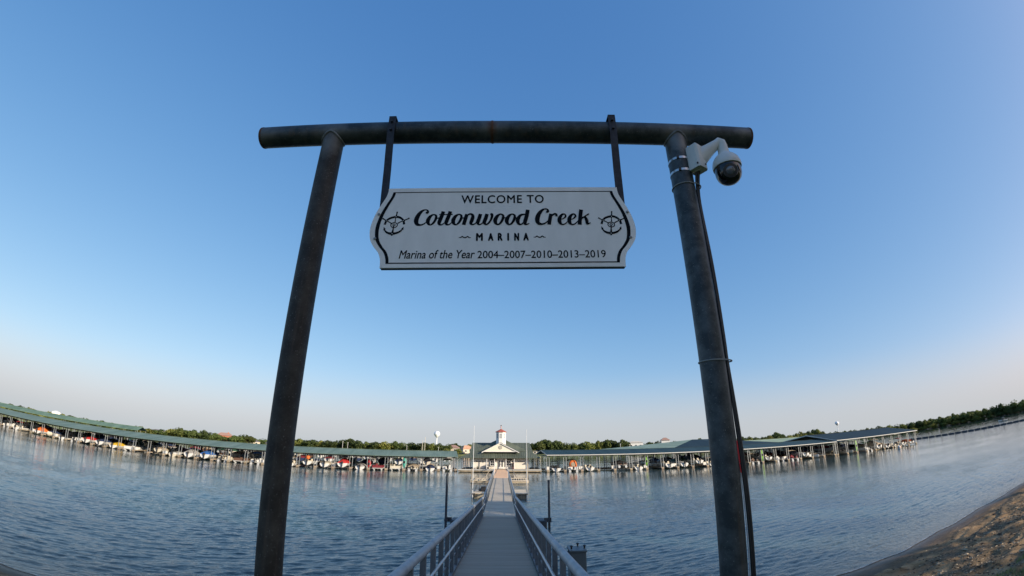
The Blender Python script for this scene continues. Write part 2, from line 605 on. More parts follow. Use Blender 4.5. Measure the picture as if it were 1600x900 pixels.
# ------------------------------------------------------------------ lake
m = bpy.data.materials.new('lake_water')
m.use_nodes = True
n, l = m.node_tree.nodes, m.node_tree.links
bs = n['Principled BSDF']
geo = n.new('ShaderNodeNewGeometry')
P = geo.outputs['Position']
bs.inputs['Base Color'].default_value = (.030, .064, .072, 1)
bs.inputs['Roughness'].default_value = .03
bs.inputs['IOR'].default_value = 1.333
vcol = n.new('ShaderNodeAttribute')
vcol.attribute_name = 'shallow'
l.new(mixc(n, l, vcol.outputs['Fac'], (.030, .064, .072), (.115, .092, .060)), bs.inputs['Base Color'])
WAVE_ROT = R(-30)
big = noise_node(n, l, P, .16, 3, .5, (1, 2.6, 1), WAVE_ROT)
mid = noise_node(n, l, P, .62, 4, .55, (1, 3.0, 1), WAVE_ROT + R(7))
fin = noise_node(n, l, P, 2.3, 4, .6, (1, 2.4, 1), WAVE_ROT - R(12))
gust = ramp(n, l, noise_node(n, l, P, .035, 4, .55, (1, 2.5, 1), WAVE_ROT), [(.38, (.45, .45, .45)), (.62, (1, 1, 1))])


def msum(n, l, terms):
    prev = None
    for s_, wgt in terms:
        a = n.new('ShaderNodeMath')
        a.operation = 'MULTIPLY_ADD'
        l.new(s_, a.inputs[0])
        a.inputs[1].default_value = wgt
        if prev is None:
            a.inputs[2].default_value = 0
        else:
            l.new(prev, a.inputs[2])
        prev = a.outputs[0]
    return prev


tiny = noise_node(n, l, P, 6.5, 3, .6, (1, 1.8, 1), WAVE_ROT + R(15))
hgt = msum(n, l, [(fin, .15), (tiny, .045)])
ln_ = n.new('ShaderNodeVectorMath'); ln_.operation = 'LENGTH'
l.new(P, ln_.inputs[0])
lee = n.new('ShaderNodeMapRange')       # ripples die down in the lee of the docks
lee.inputs['From Min'].default_value, lee.inputs['From Max'].default_value = 40, 90
lee.inputs['To Min'].default_value, lee.inputs['To Max'].default_value = 1.0, .28
l.new(ln_.outputs['Value'], lee.inputs['Value'])
g2 = n.new('ShaderNodeMath'); g2.operation = 'MULTIPLY'
l.new(lee.outputs[0], g2.inputs[0]); l.new(gust, g2.inputs[1])
hm = n.new('ShaderNodeMath'); hm.operation = 'MULTIPLY'
l.new(hgt, hm.inputs[0]); l.new(g2.outputs[0], hm.inputs[1])
bp = n.new('ShaderNodeBump')
bp.inputs['Strength'].default_value = 1.0
bp.inputs['Distance'].default_value = .38
l.new(hm.outputs[0], bp.inputs['Height'])
l.new(bp.outputs[0], bs.inputs['Normal'])
import numpy as np
wx = np.array(axis(-4000, 4000, -33, 36, .12, 1.020))
wy = np.array(axis(-420, 4500, 11, 36, .095, 1.016))
X_, Y_ = np.meshgrid(wx, wy)
dX, dY = np.meshgrid(np.gradient(wx), np.gradient(wy))
cell = np.maximum(dX * .75, dY)
rg_ = np.random.RandomState(11)
Zw = np.zeros_like(X_)
r2 = np.sqrt(X_ ** 2 + Y_ ** 2)
gustn = .72 + .28 * np.sin(X_ * .071 + 1.3 * np.sin(Y_ * .05 + 1)) * np.sin(Y_ * .093 + .6 + np.sin(X_ * .043))
for k in range(150):
    lam_ = .26 * (2.4 / .26) ** (rg_.rand() ** 1.7)
    th_ = R(-60) + rg_.normal(0, .36)              # travelling direction; crests lie across it
    kx, ky = math.cos(th_) * 2 * PI / lam_, math.sin(th_) * 2 * PI / lam_
    steep = .0185 if lam_ < .75 else .0070
    amp = steep * lam_ / (2 * PI) * (1 + .4 * rg_.normal())
    wgt = np.clip((lam_ / cell - 2.0) / 1.6, 0, 1)
    ph = rg_.rand() * 2 * PI
    Zw += amp * 1.55 * wgt * np.sin(kx * X_ + ky * Y_ + ph)
lf_ = np.clip((r2 - 45) / 45, 0, 1)
Zw *= (1 - .72 * lf_) * gustn
shy = np.array([shore_y(x) for x in wx])[None, :]
Zw *= np.clip((Y_ - shy) / 2.2, .12, 1)            # waves flatten where they meet the sand
me = bpy.data.meshes.new('lake')
nX, nY = len(wx), len(wy)
co = np.stack([X_, Y_, Zw], -1).reshape(-1, 3).astype(np.float32)
ii = (np.arange(nY - 1)[:, None] * nX + np.arange(nX - 1)[None, :]).reshape(-1)
quads = np.stack([ii, ii + 1, ii + nX + 1, ii + nX], 1).astype(np.int32)
me.vertices.add(len(co)); me.vertices.foreach_set('co', co.reshape(-1))
me.loops.add(quads.size); me.loops.foreach_set('vertex_index', quads.reshape(-1))
me.polygons.add(len(quads)); me.polygons.foreach_set('loop_start', np.arange(len(quads), dtype=np.int32) * 4)
me.update(calc_edges=True)
sh_ = np.exp(-np.clip(Y_ - shy, 0, 60) / 3.2) * .95
at_ = me.attributes.new('shallow', 'FLOAT', 'POINT')        # depth of the water over the sand, as a colour of the water itself
at_.data.foreach_set('value', sh_.reshape(-1).astype(np.float32))
me.shade_smooth()
me.materials.append(m)
structure(link('lake', me))

# thin line of foam and wet film where the water laps the sand
b = MB()
x = -18.0
pts = []
while x < 39:
    y = shore_y(x) + .03 * math.sin(x * 2.1) + .05 * mnoise.noise(Vector((x * .9, 0, 0)))
    pts.append((x, y))
    x += .22
for (x0, y0), (x1, y1) in zip(pts, pts[1:]):
    w0 = .035 + .07 * abs(mnoise.noise(Vector((x0 * 1.3, 4, 0))))
    w1 = .035 + .07 * abs(mnoise.noise(Vector((x1 * 1.3, 4, 0))))
    b.add([(x0, y0 - w0, .030), (x1, y1 - w1, .030), (x1, y1 + w1, .012), (x0, y0 + w0, .012)], [(0, 1, 2, 3)])
fo = b.obj('foam', mat('lake_foam', (.20, .20, .19), .5, col2=(.62, .62, .60), scale=2))
fo['kind'] = 'stuff'
tag(fo, 'thin pale line of foam where the lake laps the sandy bank', 'foam')

# small stones, bark and leaf litter washed up on the bank
b = MB()
for i in range(5200):
    x = rnd.uniform(7, 38)
    dd = rnd.gauss(5.6, 1.4) if rnd.random() < .7 else rnd.uniform(1.5, 9)
    y = shore_y(x) - dd
    s_ = rnd.uniform(.015, .055)
    if rnd.random() < .03:
        s_ *= 2
    z = ground_z(x, y) + s_ * .2
    an = rnd.uniform(0, PI)
    mx = Matrix.Rotation(an, 3, 'Z') @ Matrix.Diagonal((1.6 * rnd.uniform(.6, 1.5), rnd.uniform(.5, 1), rnd.uniform(.3, .7)))
    v = [mx @ Vector(p) * s_ + Vector((x, y, z)) for p in ((1, 0, 0), (-1, .1, 0), (0, 1, .1), (.1, -1, 0), (0, .1, 1))]
    b.add(v, [(0, 2, 4), (2, 1, 4), (1, 3, 4), (3, 0, 4)], rnd.choice((0, 0, 1, 2)))
o = b.obj('beach_litter', [mat('bark_litter', (.04, .03, .02), .9), mat('stone_litter', (.20, .16, .12), .9), mat('pale_litter', (.42, .33, .22), .9)])
o['kind'] = 'stuff'
tag(o, 'dark bark, pebbles and pale leaf litter washed up along the sandy bank', 'litter')

# grass on the upper bank, lower right corner of the view
b = MB()
for i in range(14000):
    x = rnd.uniform(8, 30)
    dd = rnd.uniform(6.4, 15)
    y = shore_y(x) - dd
    q = mnoise.noise(Vector((x * .55, y * .8, 1.0)))
    if q < -.10 + max(0, (8.0 - dd)) * .22:
        continue
    z = ground_z(x, y)
    for k in range(4):
        an = rnd.uniform(0, 2 * PI)
        h = rnd.uniform(.05, .15)
        x2, y2 = x + rnd.uniform(-.09, .09), y + rnd.uniform(-.09, .09)
        wx, wy = math.cos(an) * .007, math.sin(an) * .007
        lx, ly = math.cos(an + 1.3) * h * .6, math.sin(an + 1.3) * h * .6
        b.add([(x2 - wx, y2 - wy, z - .02), (x2 + wx, y2 + wy, z - .02), (x2 + lx, y2 + ly, z + h)], [(0, 1, 2)])
o = b.obj('grass', mat('bank_grass', (.11, .17, .03), .7, col2=(.26, .28, .08), scale=1.1))
o['kind'] = 'stuff'
tag(o, 'short green grass growing on the top of the sandy bank', 'grass')

# ------------------------------------------------------------------ far shore land
def polar(az, r_):
    return (math.sin(R(az)) * r_, math.cos(R(az)) * r_)


SH = [(-95, 190), (-75, 230), (-62, 260), (-50, 290), (-40, 320), (-25, 335), (-10, 335), (-6, 325), (4, 325), (12, 345), (22, 400), (32, 520), (40, 640), (46, 680), (52, 690), (60, 690),
      (70, 640), (85, 600)]


def shore_r(az):
    for (a, ra), (c, rc) in zip(SH, SH[1:]):
        if az <= c:
            return ra + (rc - ra) * max(0, (az - a) / (c - a))
    return SH[-1][1]


far_lawn = mat('far_lawn', (.10, .13, .04), .9, col2=(.22, .24, .085), scale=.03, detail=5)
n, l = far_lawn.node_tree.nodes, far_lawn.node_tree.links
geo = n.new('ShaderNodeNewGeometry')
sp = n.new('ShaderNodeSeparateXYZ')
l.new(geo.outputs['Position'], sp.inputs[0])
mr = n.new('ShaderNodeMapRange')        # leaf-covered wood floor instead of mown lawn east of the marina
mr.inputs['From Min'].default_value, mr.inputs['From Max'].default_value = 190, 260
l.new(sp.outputs['X'], mr.inputs['Value'])
src = n['Principled BSDF'].inputs['Base Color'].links[0].from_socket
l.new(mixc(n, l, mr.outputs[0], src, (.035, .040, .018)), n['Principled BSDF'].inputs['Base Color'])
b = MB()
azs = [-95 + i * 1.0 for i in range(181)]
rows = [(-3, -.3), (0, .05), (3, .7), (14, 1.6), (60, 3.0), (220, 5), (1800, 9)]
for off, z in rows:
    for a in azs:
        zz = z if a < 30 or a > 66 else z * (.45 if off < 20 else 1)
        rr_ = shore_r(a) + off + 2.5 * math.sin(a * 2.3) + 1.5 * math.sin(a * 5.1)
        x, y = polar(a, rr_)
        b.v.append((x, y, zz))
na = len(azs)
b.f = [(j * na + i, j * na + i + 1, (j + 1) * na + i + 1, (j + 1) * na + i) for j in range(len(rows) - 1) for i in range(na - 1)]
b.m = [0] * len(b.f)
structure(b.obj('far_shore', far_lawn, smooth=60))

# ------------------------------------------------------------------ trees
def crown_mesh(name, seed, rx, rz, nl, nq, ls, mats, ragged=1.0):
    """leaf-sized quads on the shells of many uneven lobes; z = 0 at the crown's foot"""
    rg = random.Random(seed)
    b = MB()
    lobes = []
    for i in range(nl):
        while True:
            p = Vector((rg.uniform(-1, 1), rg.uniform(-1, 1), rg.uniform(-1, 1)))
            if p.length < 1:
                break
        hz = (p.z + 1) / 2
        spread = (.55 + .55 * math.sin(PI * min(1, hz * .9 + .12)))
        c = Vector((p.x * rx * .66 * spread, p.y * rx * .66 * spread, rz * (.18 + .66 * hz)))
        lobes.append((c, rx * rg.uniform(.22, .42) * ragged))
    lobes.append((Vector((0, 0, rz * .5)), rx * .55))
    for i in range(nq):
        c, r_ = lobes[rg.randrange(len(lobes))]
        d = Vector((rg.gauss(0, 1), rg.gauss(0, 1), rg.gauss(0, 1) * .9 + .15)).normalized()
        p = c + d * r_ * rg.uniform(.75, 1.08)
        if p.z < 0:
            p.z = rg.uniform(0, .4)
        t = d.cross(Vector((rg.gauss(0, 1), rg.gauss(0, 1), rg.gauss(0, 1)))).normalized()
        nrm = (d + Vector((rg.gauss(0, .5), rg.gauss(0, .5), rg.gauss(0, .5)))).normalized()
        t = (t - nrm * t.dot(nrm)).normalized()
        u = nrm.cross(t)
        s_ = ls * rg.uniform(.6, 1.3)
        b.add([p - t * s_ - u * s_ * .5, p + t * s_ * .2 - u * s_ * .8, p + t * s_ + u * s_ * .5, p - t * s_ * .2 + u * s_ * .8], [(0, 1, 2, 3)])
    return b.mesh(name, mats)


def trunk_mesh(name, seed, h, r_, limbs, spread):
    rg = random.Random(seed)
    b = MB()
    b.tube([(0, 0, -.5), (.02 * h, 0, h * .3), (0, .02 * h, h * .62), (.01 * h, 0, h)], [r_ * 1.3, r_, r_ * .7, r_ * .25], 7)
    for i in range(limbs):
        an = i * 2.4 + rg.uniform(-.3, .3)
        z0 = h * rg.uniform(.35, .75)
        d = Vector((math.cos(an), math.sin(an), 0))
        p0 = Vector((0, 0, z0))
        b.tube([p0, p0 + d * spread * .5 + Vector((0, 0, spread * .35)), p0 + d * spread + Vector((0, 0, spread * .9))], [r_ * .5, r_ * .33, r_ * .1], 5)
    return b.mesh(name, M['bark'], 50)


# a proto crown is 10 m wide and 9 m high
CROWNS = []
for i, (lk, rz, ls, rg_) in enumerate([('leaf', 8.5, .42, 1.0), ('leaf_y', 8.0, .40, .95), ('leaf_d', 8.8, .42, 1.05), ('leaf', 9.6, .40, .85), ('leaf_y', 7.0, .40, 1.1), ('leaf_d', 7.4, .42, .9), ('leaf', 7.4, .40, 1.15), ('leaf', 9.0, .42, .8)]):
    CROWNS.append(crown_mesh('crown', 40 + i, 5.0, rz, 17, 1500, ls, M[lk], rg_))
TRUNK = [trunk_mesh('trunk', 3, 7.5, .26, 5, 2.6), trunk_mesh('trunk', 5, 7.8, .22, 6, 2.2)]


def tree(x, y, z, h, wd, k, label, group=None, cat='tree', base=.16):
    """H total height, WD crown width"""
    t = thing('tree', label, cat, (x, y, z), rnd.uniform(0, 2 * PI), group)
    cm = CROWNS[k]
    top = max(v.co.z for v in cm.vertices) if 'top' not in cm else cm['top']
    cm['top'] = top
    ch = h * (1 - base)
    link('crown', cm, t, (0, 0, h * base), 0, (wd / 10, wd / 10, ch / top))
    link('trunk', TRUNK[k % 2], t, (0, 0, 0), 0, (h / 10, h / 10, h * .9 / 8))
    return t


TOPS = [(-62, .45), (-57, .35), (-53, .40), (-49, .42), (-46.6, .40), (-44.5, .20), (-43.2, .34), (-42, .22), (-40.5, .34), (-39.5, .62), (-37, .68), (-35.3, .55), (-34.2, .30), (-33.4, .24), (-32, .56), (-30.3, .34),
        (-28, .46), (-26.4, .58), (-23.5, .44), (-21.3, .50), (-20.5, .78), (-19.3, .72), (-18, .52), (-15, .64), (-14.2, .80), (-13, .60), (-10, .58), (-8, .54), (-6.9, .62), (-6, .44), (-4, .5),
        (-2, .55), (2.2, .50), (2.9, .62), (3.7, 1.02), (5.3, 1.08), (6.3, .72), (8.5, .66), (9.6, .92), (12.1, 1.08), (13.5, .95), (15.2, .64), (16.3, .40), (17.6, .6), (19.1, .86), (20.6, .5), (21.6, .52), (23.6, .95),
        (26, .9), (28.7, .68), (30, .60), (31.5, .95), (32.6, .62), (34, .78), (36, .90), (37.2, .55), (39, .52), (41, .55), (43, .58), (45.4, .60), (47.5, .62), (49, .68), (51, .74), (53, .78), (55.7, .84), (57, .70), (60, .7), (66, .7)]


def top_el(az):
    for (a, ra), (c, rc) in zip(TOPS, TOPS[1:]):
        if az <= c:
            return ra + (rc - ra) * max(0, (az - a) / (c - a))
    return TOPS[-1][1]


GROUP_WOOD = 'trees of the wooded far shore'
WOOD_KIND = ('green', 'yellow-green', 'dark green')
SECTORS = [(-52, 'the wood over the far left dock roof'), (-45, 'the wood over the left dock roof'), (-40, 'the wood by the dock roof peak'), (-35, 'the clump left of the brick house'), (-31, 'the wood at the brick house'), (-26, 'the wood behind the left gate post'),
           (-20, 'the wood right of the left post'), (-14, 'the wood left of the boat masts'), (-8, 'the wood by the white water tower'), (-3, 'the wood left of the boathouse'), (2.5, 'the wood behind the boathouse'), (6, 'the lawn right of the boathouse'),
           (10, 'the wood over the near right dock'), (14, 'the wood left of the white house'), (19, 'the wood at the white house'), (24, 'the wood over the hipped shed'), (29, 'the wood behind the right gate post'), (34, 'the wood right of the right post'),
           (38, 'the wood left of the small tower'), (42, 'the wood right of the small tower'), (46, 'the wood over the right dock end'), (50, 'the open shore near the dock end'), (54, 'the shore behind the breakwater'), (99, 'the shore at the right edge')]


def wood_label(k, az, row):
    sec = next(t for a, t in SECTORS if az < a)
    return '%s tree %s %s' % (WOOD_KIND[KIND[k]], row, sec)


KIND = [0, 1, 2, 0, 1, 2, 0, 0]
NOTABLE = [  # az, extra distance, crown kind, width, label
    (3.9, 6, 7, 13, 'tall broad dark green tree on the lawn just right of the boathouse roof'),
    (6.1, -4, 1, 7.5, 'low round yellow-green tree right of the tall tree beside the boathouse'),
    (2.6, 30, 2, 9, 'small dark tree showing between the boathouse roof and a tall tree'),
    (-31.7, 4, 0, 13, 'broad leafy green tree with a raised top right of the brick house'),
    (-38.6, 3, 6, 13, 'large rounded green tree at the left end of the clump beyond the long dock'),
    (-36.2, 4, 0, 12, 'rounded green tree in the middle of the clump left of the brick house'),
    (-20.0, 2, 7, 11, 'tall pale green tree rising above the wood right of the left gate post'),
    (31.6, 0, 7, 15, 'tall rounded tree standing clear just right of the right gate post'),
    (36.0, 0, 1, 15, 'sunlit round tree left of the small distant water tower'),
    (-42.9, -30, 4, 7, 'small brownish bare-topped tree above the peak of the left dock roof')]
for az, ex, k, wd, lab in NOTABLE:
    r_ = shore_r(az) + 18 + ex
    x, y = polar(az, r_)
    top = EYE + r_ * math.tan(R(top_el(az) + .06))
    tree(x, y, 1.2, top - 1.2, wd, k, lab)
az = -60.5
ti = 0
while az < 61:
    r_ = shore_r(az) + (rnd.uniform(7, 22) if az < 36 else rnd.uniform(1, 7))
    if -7.6 < az < -4.6:
        r_ += 24
    x, y = polar(az, r_)
    top = EYE + r_ * math.tan(R(top_el(az) * rnd.uniform(.84, 1.08)))
    if az > 42:
        wd = rnd.uniform(14, 20)
        top = EYE + r_ * math.tan(R(top_el(az) * rnd.uniform(.9, 1.15)))
    else:
        wd = rnd.uniform(9.5, 15)
    k = rnd.choice((0, 1, 2, 3, 4, 5, 6, 7))
    skip = any(abs(az - c) < d for c, d in ((-34.0, .7), (-30.9, .75), (-29.0, .4), (-5.9, .75), (15.4, .45), (19.0, .3)))
    if not skip:
        tree(x, y, 1.0 if az < 36 else .2, max(4.5, top - 1.0), wd, k, wood_label(k, az, 'at the front of'), GROUP_WOOD, base=.07 if az < 36 else -.02)
        ti += 1
    az += wd * .55 / r_ * 57.3
# a second, deeper row that closes the gaps of the wood
az = -61
while az < 61:
    r_ = shore_r(az) + rnd.uniform(32, 55)
    x, y = polar(az, r_)
    f = .86 if not (-6.9 < az < -4.2) else .55
    top = EYE + r_ * math.tan(R(top_el(az) * rnd.uniform(.6, 1.0) * f))
    wd = rnd.uniform(13, 17) * (1.35 if az > 38 else 1)
    k = rnd.choice((0, 2, 2, 3, 5, 6))
    tree(x, y, 1.5, max(5, top - 1.5), wd, k, wood_label(k, az, 'at the back of'), GROUP_WOOD, base=.05)
    az += wd * .66 / r_ * 57.3

for az, h_, wd_, k, lab in ((-8.2, 4.6, 6, 4, 'small yellow-green tree in front of the pink-roofed house, left side'), (-6.7, 4.4, 6.5, 1, 'small round tree between the pink-roofed and the orange house'), (-5.0, 4.8, 5, 0, 'small dark tree hugging the right side of the orange house'),
                            (-33.2, 6.5, 8, 0, 'green tree in front of the right side of the brick house'), (-35.0, 6.5, 8, 6, 'green tree in front of the left side of the brick house')):
    x, y = polar(az, shore_r(az) - (0 if az > -10 else -20))
    tree(x, y, .6, h_, wd_, k, lab, base=.08)
# low leafy growth overhanging the water along the open far shore
az = 37.0
while az < 61.5:
    r_ = shore_r(az) + rnd.uniform(-3, 1)
    x, y = polar(az, r_)
    k = rnd.choice((0, 2, 6, 4))
    tree(x, y, -.6, rnd.uniform(4.5, 7.5), rnd.uniform(13, 18), k, wood_label(k, az, 'low by the water,').replace('tree', 'bush'), 'bushes along the open far shore', 'bush', base=-.08).name = 'bush'
    az += rnd.uniform(.85, 1.15)

# ------------------------------------------------------------------ shade trees behind and right of the camera
SHADE = [(24, -7, 18, 13, 'tall broad tree on the bank right of the gate, nearest of the shade trees'), (33, -15, 21, 14, 'second tall shade tree behind the bank, further from the gate'),
         (46, -27, 25, 15, 'tall shade tree well behind the bank'), (60, -22, 27, 15, 'tall shade tree at the back of the lakeside grove'),
         (62, -11, 26, 14, 'leafy tree in the middle of the lakeside grove'), (66, -1, 26, 14, 'leafy tree towards the water side of the lakeside grove'),
         (72, 7, 26, 13, 'last tree of the lakeside grove, closest to the shoreline'), (18, -16, 17, 12, 'rounded tree behind the camera and to its right'),
         (9, -20, 18, 13, 'broad tree straight behind the gate'), (52, -17, 25, 13, 'slender tall tree inside the lakeside grove')]
for x, y, h, wd, lab in SHADE:
    tree(x, y, ground_z(x, y), h, wd, rnd.choice((0, 3, 6, 7)), lab, base=.42 if x > 40 else .2)

# ------------------------------------------------------------------ the pipe gate
GY = 3.7
PXL, PXR = -1.955, 1.775
BZ = EYE + 3.20
gate = thing('pipe_gate', 'tall gateway of dark galvanised pipe, two posts and a crossbeam, in front of the gangway', 'gate', (-.09, GY, ground_z(-.09, GY)))
gx0, gy0, gz0 = gate.location


def gl(p):
    return (p[0] - gx0, p[1] - gy0, p[2] - gz0)


b = MB()
b.tube([gl((-2.80 + i * .136, GY, BZ)) for i in range(41)], .118, 40)
beam = b.obj('crossbeam', M['pipe'], gate, smooth=40)
for px, mt in ((PXL, 'pipe_l'), (PXR, 'pipe')):
    b = MB()
    z0 = ground_z(px, GY) - .4
    b.tube([gl((px, GY, z0 + (BZ - .06 - z0) * i / 20)) for i in range(21)], .112, 40, cap=False)
    po = b.obj('post', M[mt], gate, smooth=40)
    # weld saddle where post meets beam
    pts = []
    for i in range(40):
        a = 2 * PI * i / 40
        dy = .112 * math.sin(a)
        pts.append(gl((px + .114 * math.cos(a), GY + dy * 1.01, BZ - math.sqrt(max(0, .119 ** 2 - dy * dy)) - .002)))
    MB().tube(pts, .014, 8, closed=True).obj('weld_seam', M['weld'], gate, smooth=60)
for sx, x in ((-1, -2.795), (1, 2.638)):
    MB().lathe(gl((x, GY, BZ)), [(.1195, -.011), (.1205, 0), (.1195, .011)], 36, Matrix.Rotation(R(90), 3, 'Y')).obj('cut_end', M['rust'], gate, smooth=40)
# girth weld near the middle with a rust run
MB().lathe(gl((-.215, GY, BZ)), [(.1185, -.014), (.122, -.004), (.122, .005), (.1185, .014)], 36, Matrix.Rotation(R(90), 3, 'Y')).obj('girth_weld', M['rust'], gate, smooth=60)
# bare, paler metal round the welds and the rust run: wear on the pipe's own surface
def weathered(mt, centres, rust=None):
    n, l = mt.node_tree.nodes, mt.node_tree.links
    bs = n['Principled BSDF']
    tc = n.new('ShaderNodeTexCoord')
    nz = n.new('ShaderNodeTexNoise')
    nz.inputs['Scale'].default_value = 11
    nz.inputs['Detail'].default_value = 8
    l.new(tc.outputs['Object'], nz.inputs['Vector'])
    cur = bs.inputs['Base Color'].links[0].from_socket

    def blot(c, rad, col, cur, amt):
        vm = n.new('ShaderNodeVectorMath'); vm.operation = 'DISTANCE'
        l.new(tc.outputs['Object'], vm.inputs[0]); vm.inputs[1].default_value = c
        a = n.new('ShaderNodeMath'); a.operation = 'MULTIPLY_ADD'
        l.new(nz.outputs['Fac'], a.inputs[0]); a.inputs[1].default_value = -rad * 1.6
        l.new(vm.outputs['Value'], a.inputs[2])
        mr = n.new('ShaderNodeMapRange')
        mr.inputs['From Min'].default_value, mr.inputs['From Max'].default_value = -rad * .75, rad * .35
        mr.inputs['To Min'].default_value, mr.inputs['To Max'].default_value = amt, 0
        l.new(a.outputs[0], mr.inputs['Value'])
        return mixc(n, l, mr.outputs[0], cur, col)
    for c, rad in centres:
        cur = blot(c, rad, (.17, .175, .17), cur, .8)
    for c, rad in (rust or []):
        cur = blot(c, rad, (.075, .032, .016), cur, .95)
    sp = n.new('ShaderNodeTexNoise')
    sp.inputs['Scale'].default_value = 70
    sp.inputs['Detail'].default_value = 3
    l.new(tc.outputs['Object'], sp.inputs['Vector'])
    mr = n.new('ShaderNodeMapRange')
    mr.inputs['From Min'].default_value, mr.inputs['From Max'].default_value = .64, .72
    mr.inputs['To Max'].default_value = .5
    l.new(sp.outputs['Fac'], mr.inputs['Value'])
    cur = mixc(n, l, mr.outputs[0], cur, (.22, .23, .23))
    # faint runs of rust and lime down the steel
    mp = n.new('ShaderNodeMapping')
    mp.inputs['Scale'].default_value = (9, 9, .35)
    l.new(tc.outputs['Object'], mp.inputs['Vector'])
    st = n.new('ShaderNodeTexNoise')
    st.inputs['Scale'].default_value = 1.6
    st.inputs['Detail'].default_value = 7
    l.new(mp.outputs[0], st.inputs['Vector'])
    mr = n.new('ShaderNodeMapRange')
    mr.inputs['From Min'].default_value, mr.inputs['From Max'].default_value = .56, .72
    mr.inputs['To Max'].default_value = .45
    l.new(st.outputs['Fac'], mr.inputs['Value'])
    cur = mixc(n, l, mr.outputs[0], cur, (.10, .075, .055))
    l.new(cur, bs.inputs['Base Color'])


zb = BZ - gz0
weathered(M['pipe'], [((PXR - gx0, -.08, zb - .05), .22), ((PXR - gx0, -.1, zb - .2), .14), ((PXL - gx0, -.08, zb - .02), .2), ((-.215 - gx0, -.1, zb + .02), .17), ((2.55 - gx0, -.1, zb), .12), ((-2.7 - gx0, -.1, zb), .14)],
          [((-.215 - gx0, -.115, zb + .02), .075), ((-.215 - gx0, -.10, zb - .06), .06)])
weathered(M['pipe_l'], [((PXL - gx0, -.1, zb - .18), .2)])

# ------------------------------------------------------------------ hanging sign
SY = 3.53
KS = SY / 3.62
SXC, SZC = -.09, 2.0
TILT = .0087


def sl(x, z):
    """sign-plane reading (metres, measured at 3.62 m) -> local sign coordinates"""
    return ((x - SXC) * KS, (z - TILT * (x - SXC) - SZC) * KS)


sign = thing('welcome_sign', 'white shaped marina welcome sign with dark lettering hanging under the crossbeam', 'sign', (SXC * KS, SY, EYE + SZC * KS))
sign.rotation_euler = (0, -TILT, 0)


def crom(pts, sub=6, closed=False):
    """Catmull-Rom through tuples of any length"""
    out = []
    n_ = len(pts)
    rng = range(n_) if closed else range(n_ - 1)
    for i in rng:
        p0 = pts[(i - 1) % n_] if (closed or i > 0) else pts[0]
        p1, p2 = pts[i], pts[(i + 1) % n_]
        p3 = pts[(i + 2) % n_] if (closed or i + 2 < n_) else pts[-1]
        for s_ in range(sub):
            t = s_ / sub
            out.append(tuple(.5 * (2 * b_ + (c - a) * t + (2 * a - 5 * b_ + 4 * c - d) * t * t + (3 * b_ - a - 3 * c + d) * t ** 3) for a, b_, c, d in zip(p0, p1, p2, p3)))
    if not closed:
        out.append(pts[-1])
    return out


side = [(1.1395, 2.436), (1.142, 2.39), (1.158, 2.33), (1.205, 2.232), (1.245, 2.135), (1.272, 2.03), (1.2775, 1.95), (1.262, 1.86), (1.222, 1.79), (1.177, 1.735), (1.150, 1.67), (1.1425, 1.61), (1.1425, 1.572)]
sd_ = crom(side, 4)


def outline(inset, zt=0, zb_=0):
    r_ = [(x - inset, z) for x, z in sd_]
    r_[0] = (r_[0][0], r_[0][1] - zt)
    r_[-1] = (r_[-1][0], r_[-1][1] + zb_)
    r_ = [(x, min(max(z, r_[-1][1]), r_[0][1])) for x, z in r_]
    right = [(x * KS, (z - SZC) * KS) for x, z in r_]
    return right + [(-x, z) for x, z in reversed(right)]


ol = outline(0)
MB().prism([(x, .0, z) for x, z in ol], (0, .014, 0)).obj('sign_face', M['sign_white'], sign)
MB().prism([(x * .998, .0142, z - .0) for x, z in ol], (0, .042, 0)).obj('sign_board', M['sign_edge'], sign)
# border: thin lines along top and bottom, broad lines down both sides
def strip_between(a, c, y0, y1):
    b = MB()
    n_ = len(a)
    for i in range(n_ - 1):
        b.add([(a[i][0], y0, a[i][1]), (a[i + 1][0], y0, a[i + 1][1]), (c[i + 1][0], y0, c[i + 1][1]), (c[i][0], y0, c[i][1])], [(0, 1, 2, 3)])
    return b


zt_, zb2 = .044, .040
o1 = outline(.052, zt_, zb2)
h = len(o1) // 2
for sgn in (1, -1):
    a = [(sgn * x, z) for x, z in o1[:h]]
    c = [(sgn * (x - .036 * (1 - .25 * abs(z) / .4)), z) for x, z in o1[:h]]
    strip_between(a, c, -.0012, 0).obj('side_border', M['sign_dark'], sign)
x1 = o1[0][0]
x2 = o1[h - 1][0]
MB().box((0, -.0008, o1[0][1] - .005), (2 * x1 - .052, .0012, .0085)).obj('line_border', M['sign_dark'], sign)
MB().box((0, -.0008, o1[h - 1][1] + .006), (2 * x2 - .052, .0012, .0105)).obj('line_border', M['sign_dark'], sign)


def ribbon(b, pts, y, scale_w, closed=False, sub=6):
    """ribbon of varying width; points (x, z, width) already in local metres"""
    c = crom(pts, sub, closed)
    n_ = len(c)
    L_, R_ = [], []
    for i in range(n_):
        if closed:
            p, q = c[i - 1], c[(i + 1) % n_]
        else:
            p, q = c[max(i - 1, 0)], c[min(i + 1, n_ - 1)]
        t = Vector((q[0] - p[0], q[1] - p[1]))
        t.normalize()
        nr = Vector((-t.y, t.x)) * c[i][2] * .5 * scale_w
        L_.append((c[i][0] + nr.x, y, c[i][1] + nr.y))
        R_.append((c[i][0] - nr.x, y, c[i][1] - nr.y))
    f = [(2 * i, 2 * i + 1, 2 * i + 3, 2 * i + 2) for i in range(n_ - 1)]
    v = [p for ab in zip(L_, R_) for p in ab]
    if closed:
        f.append((2 * n_ - 2, 2 * n_ - 1, 1, 0))
    b.add(v, f)


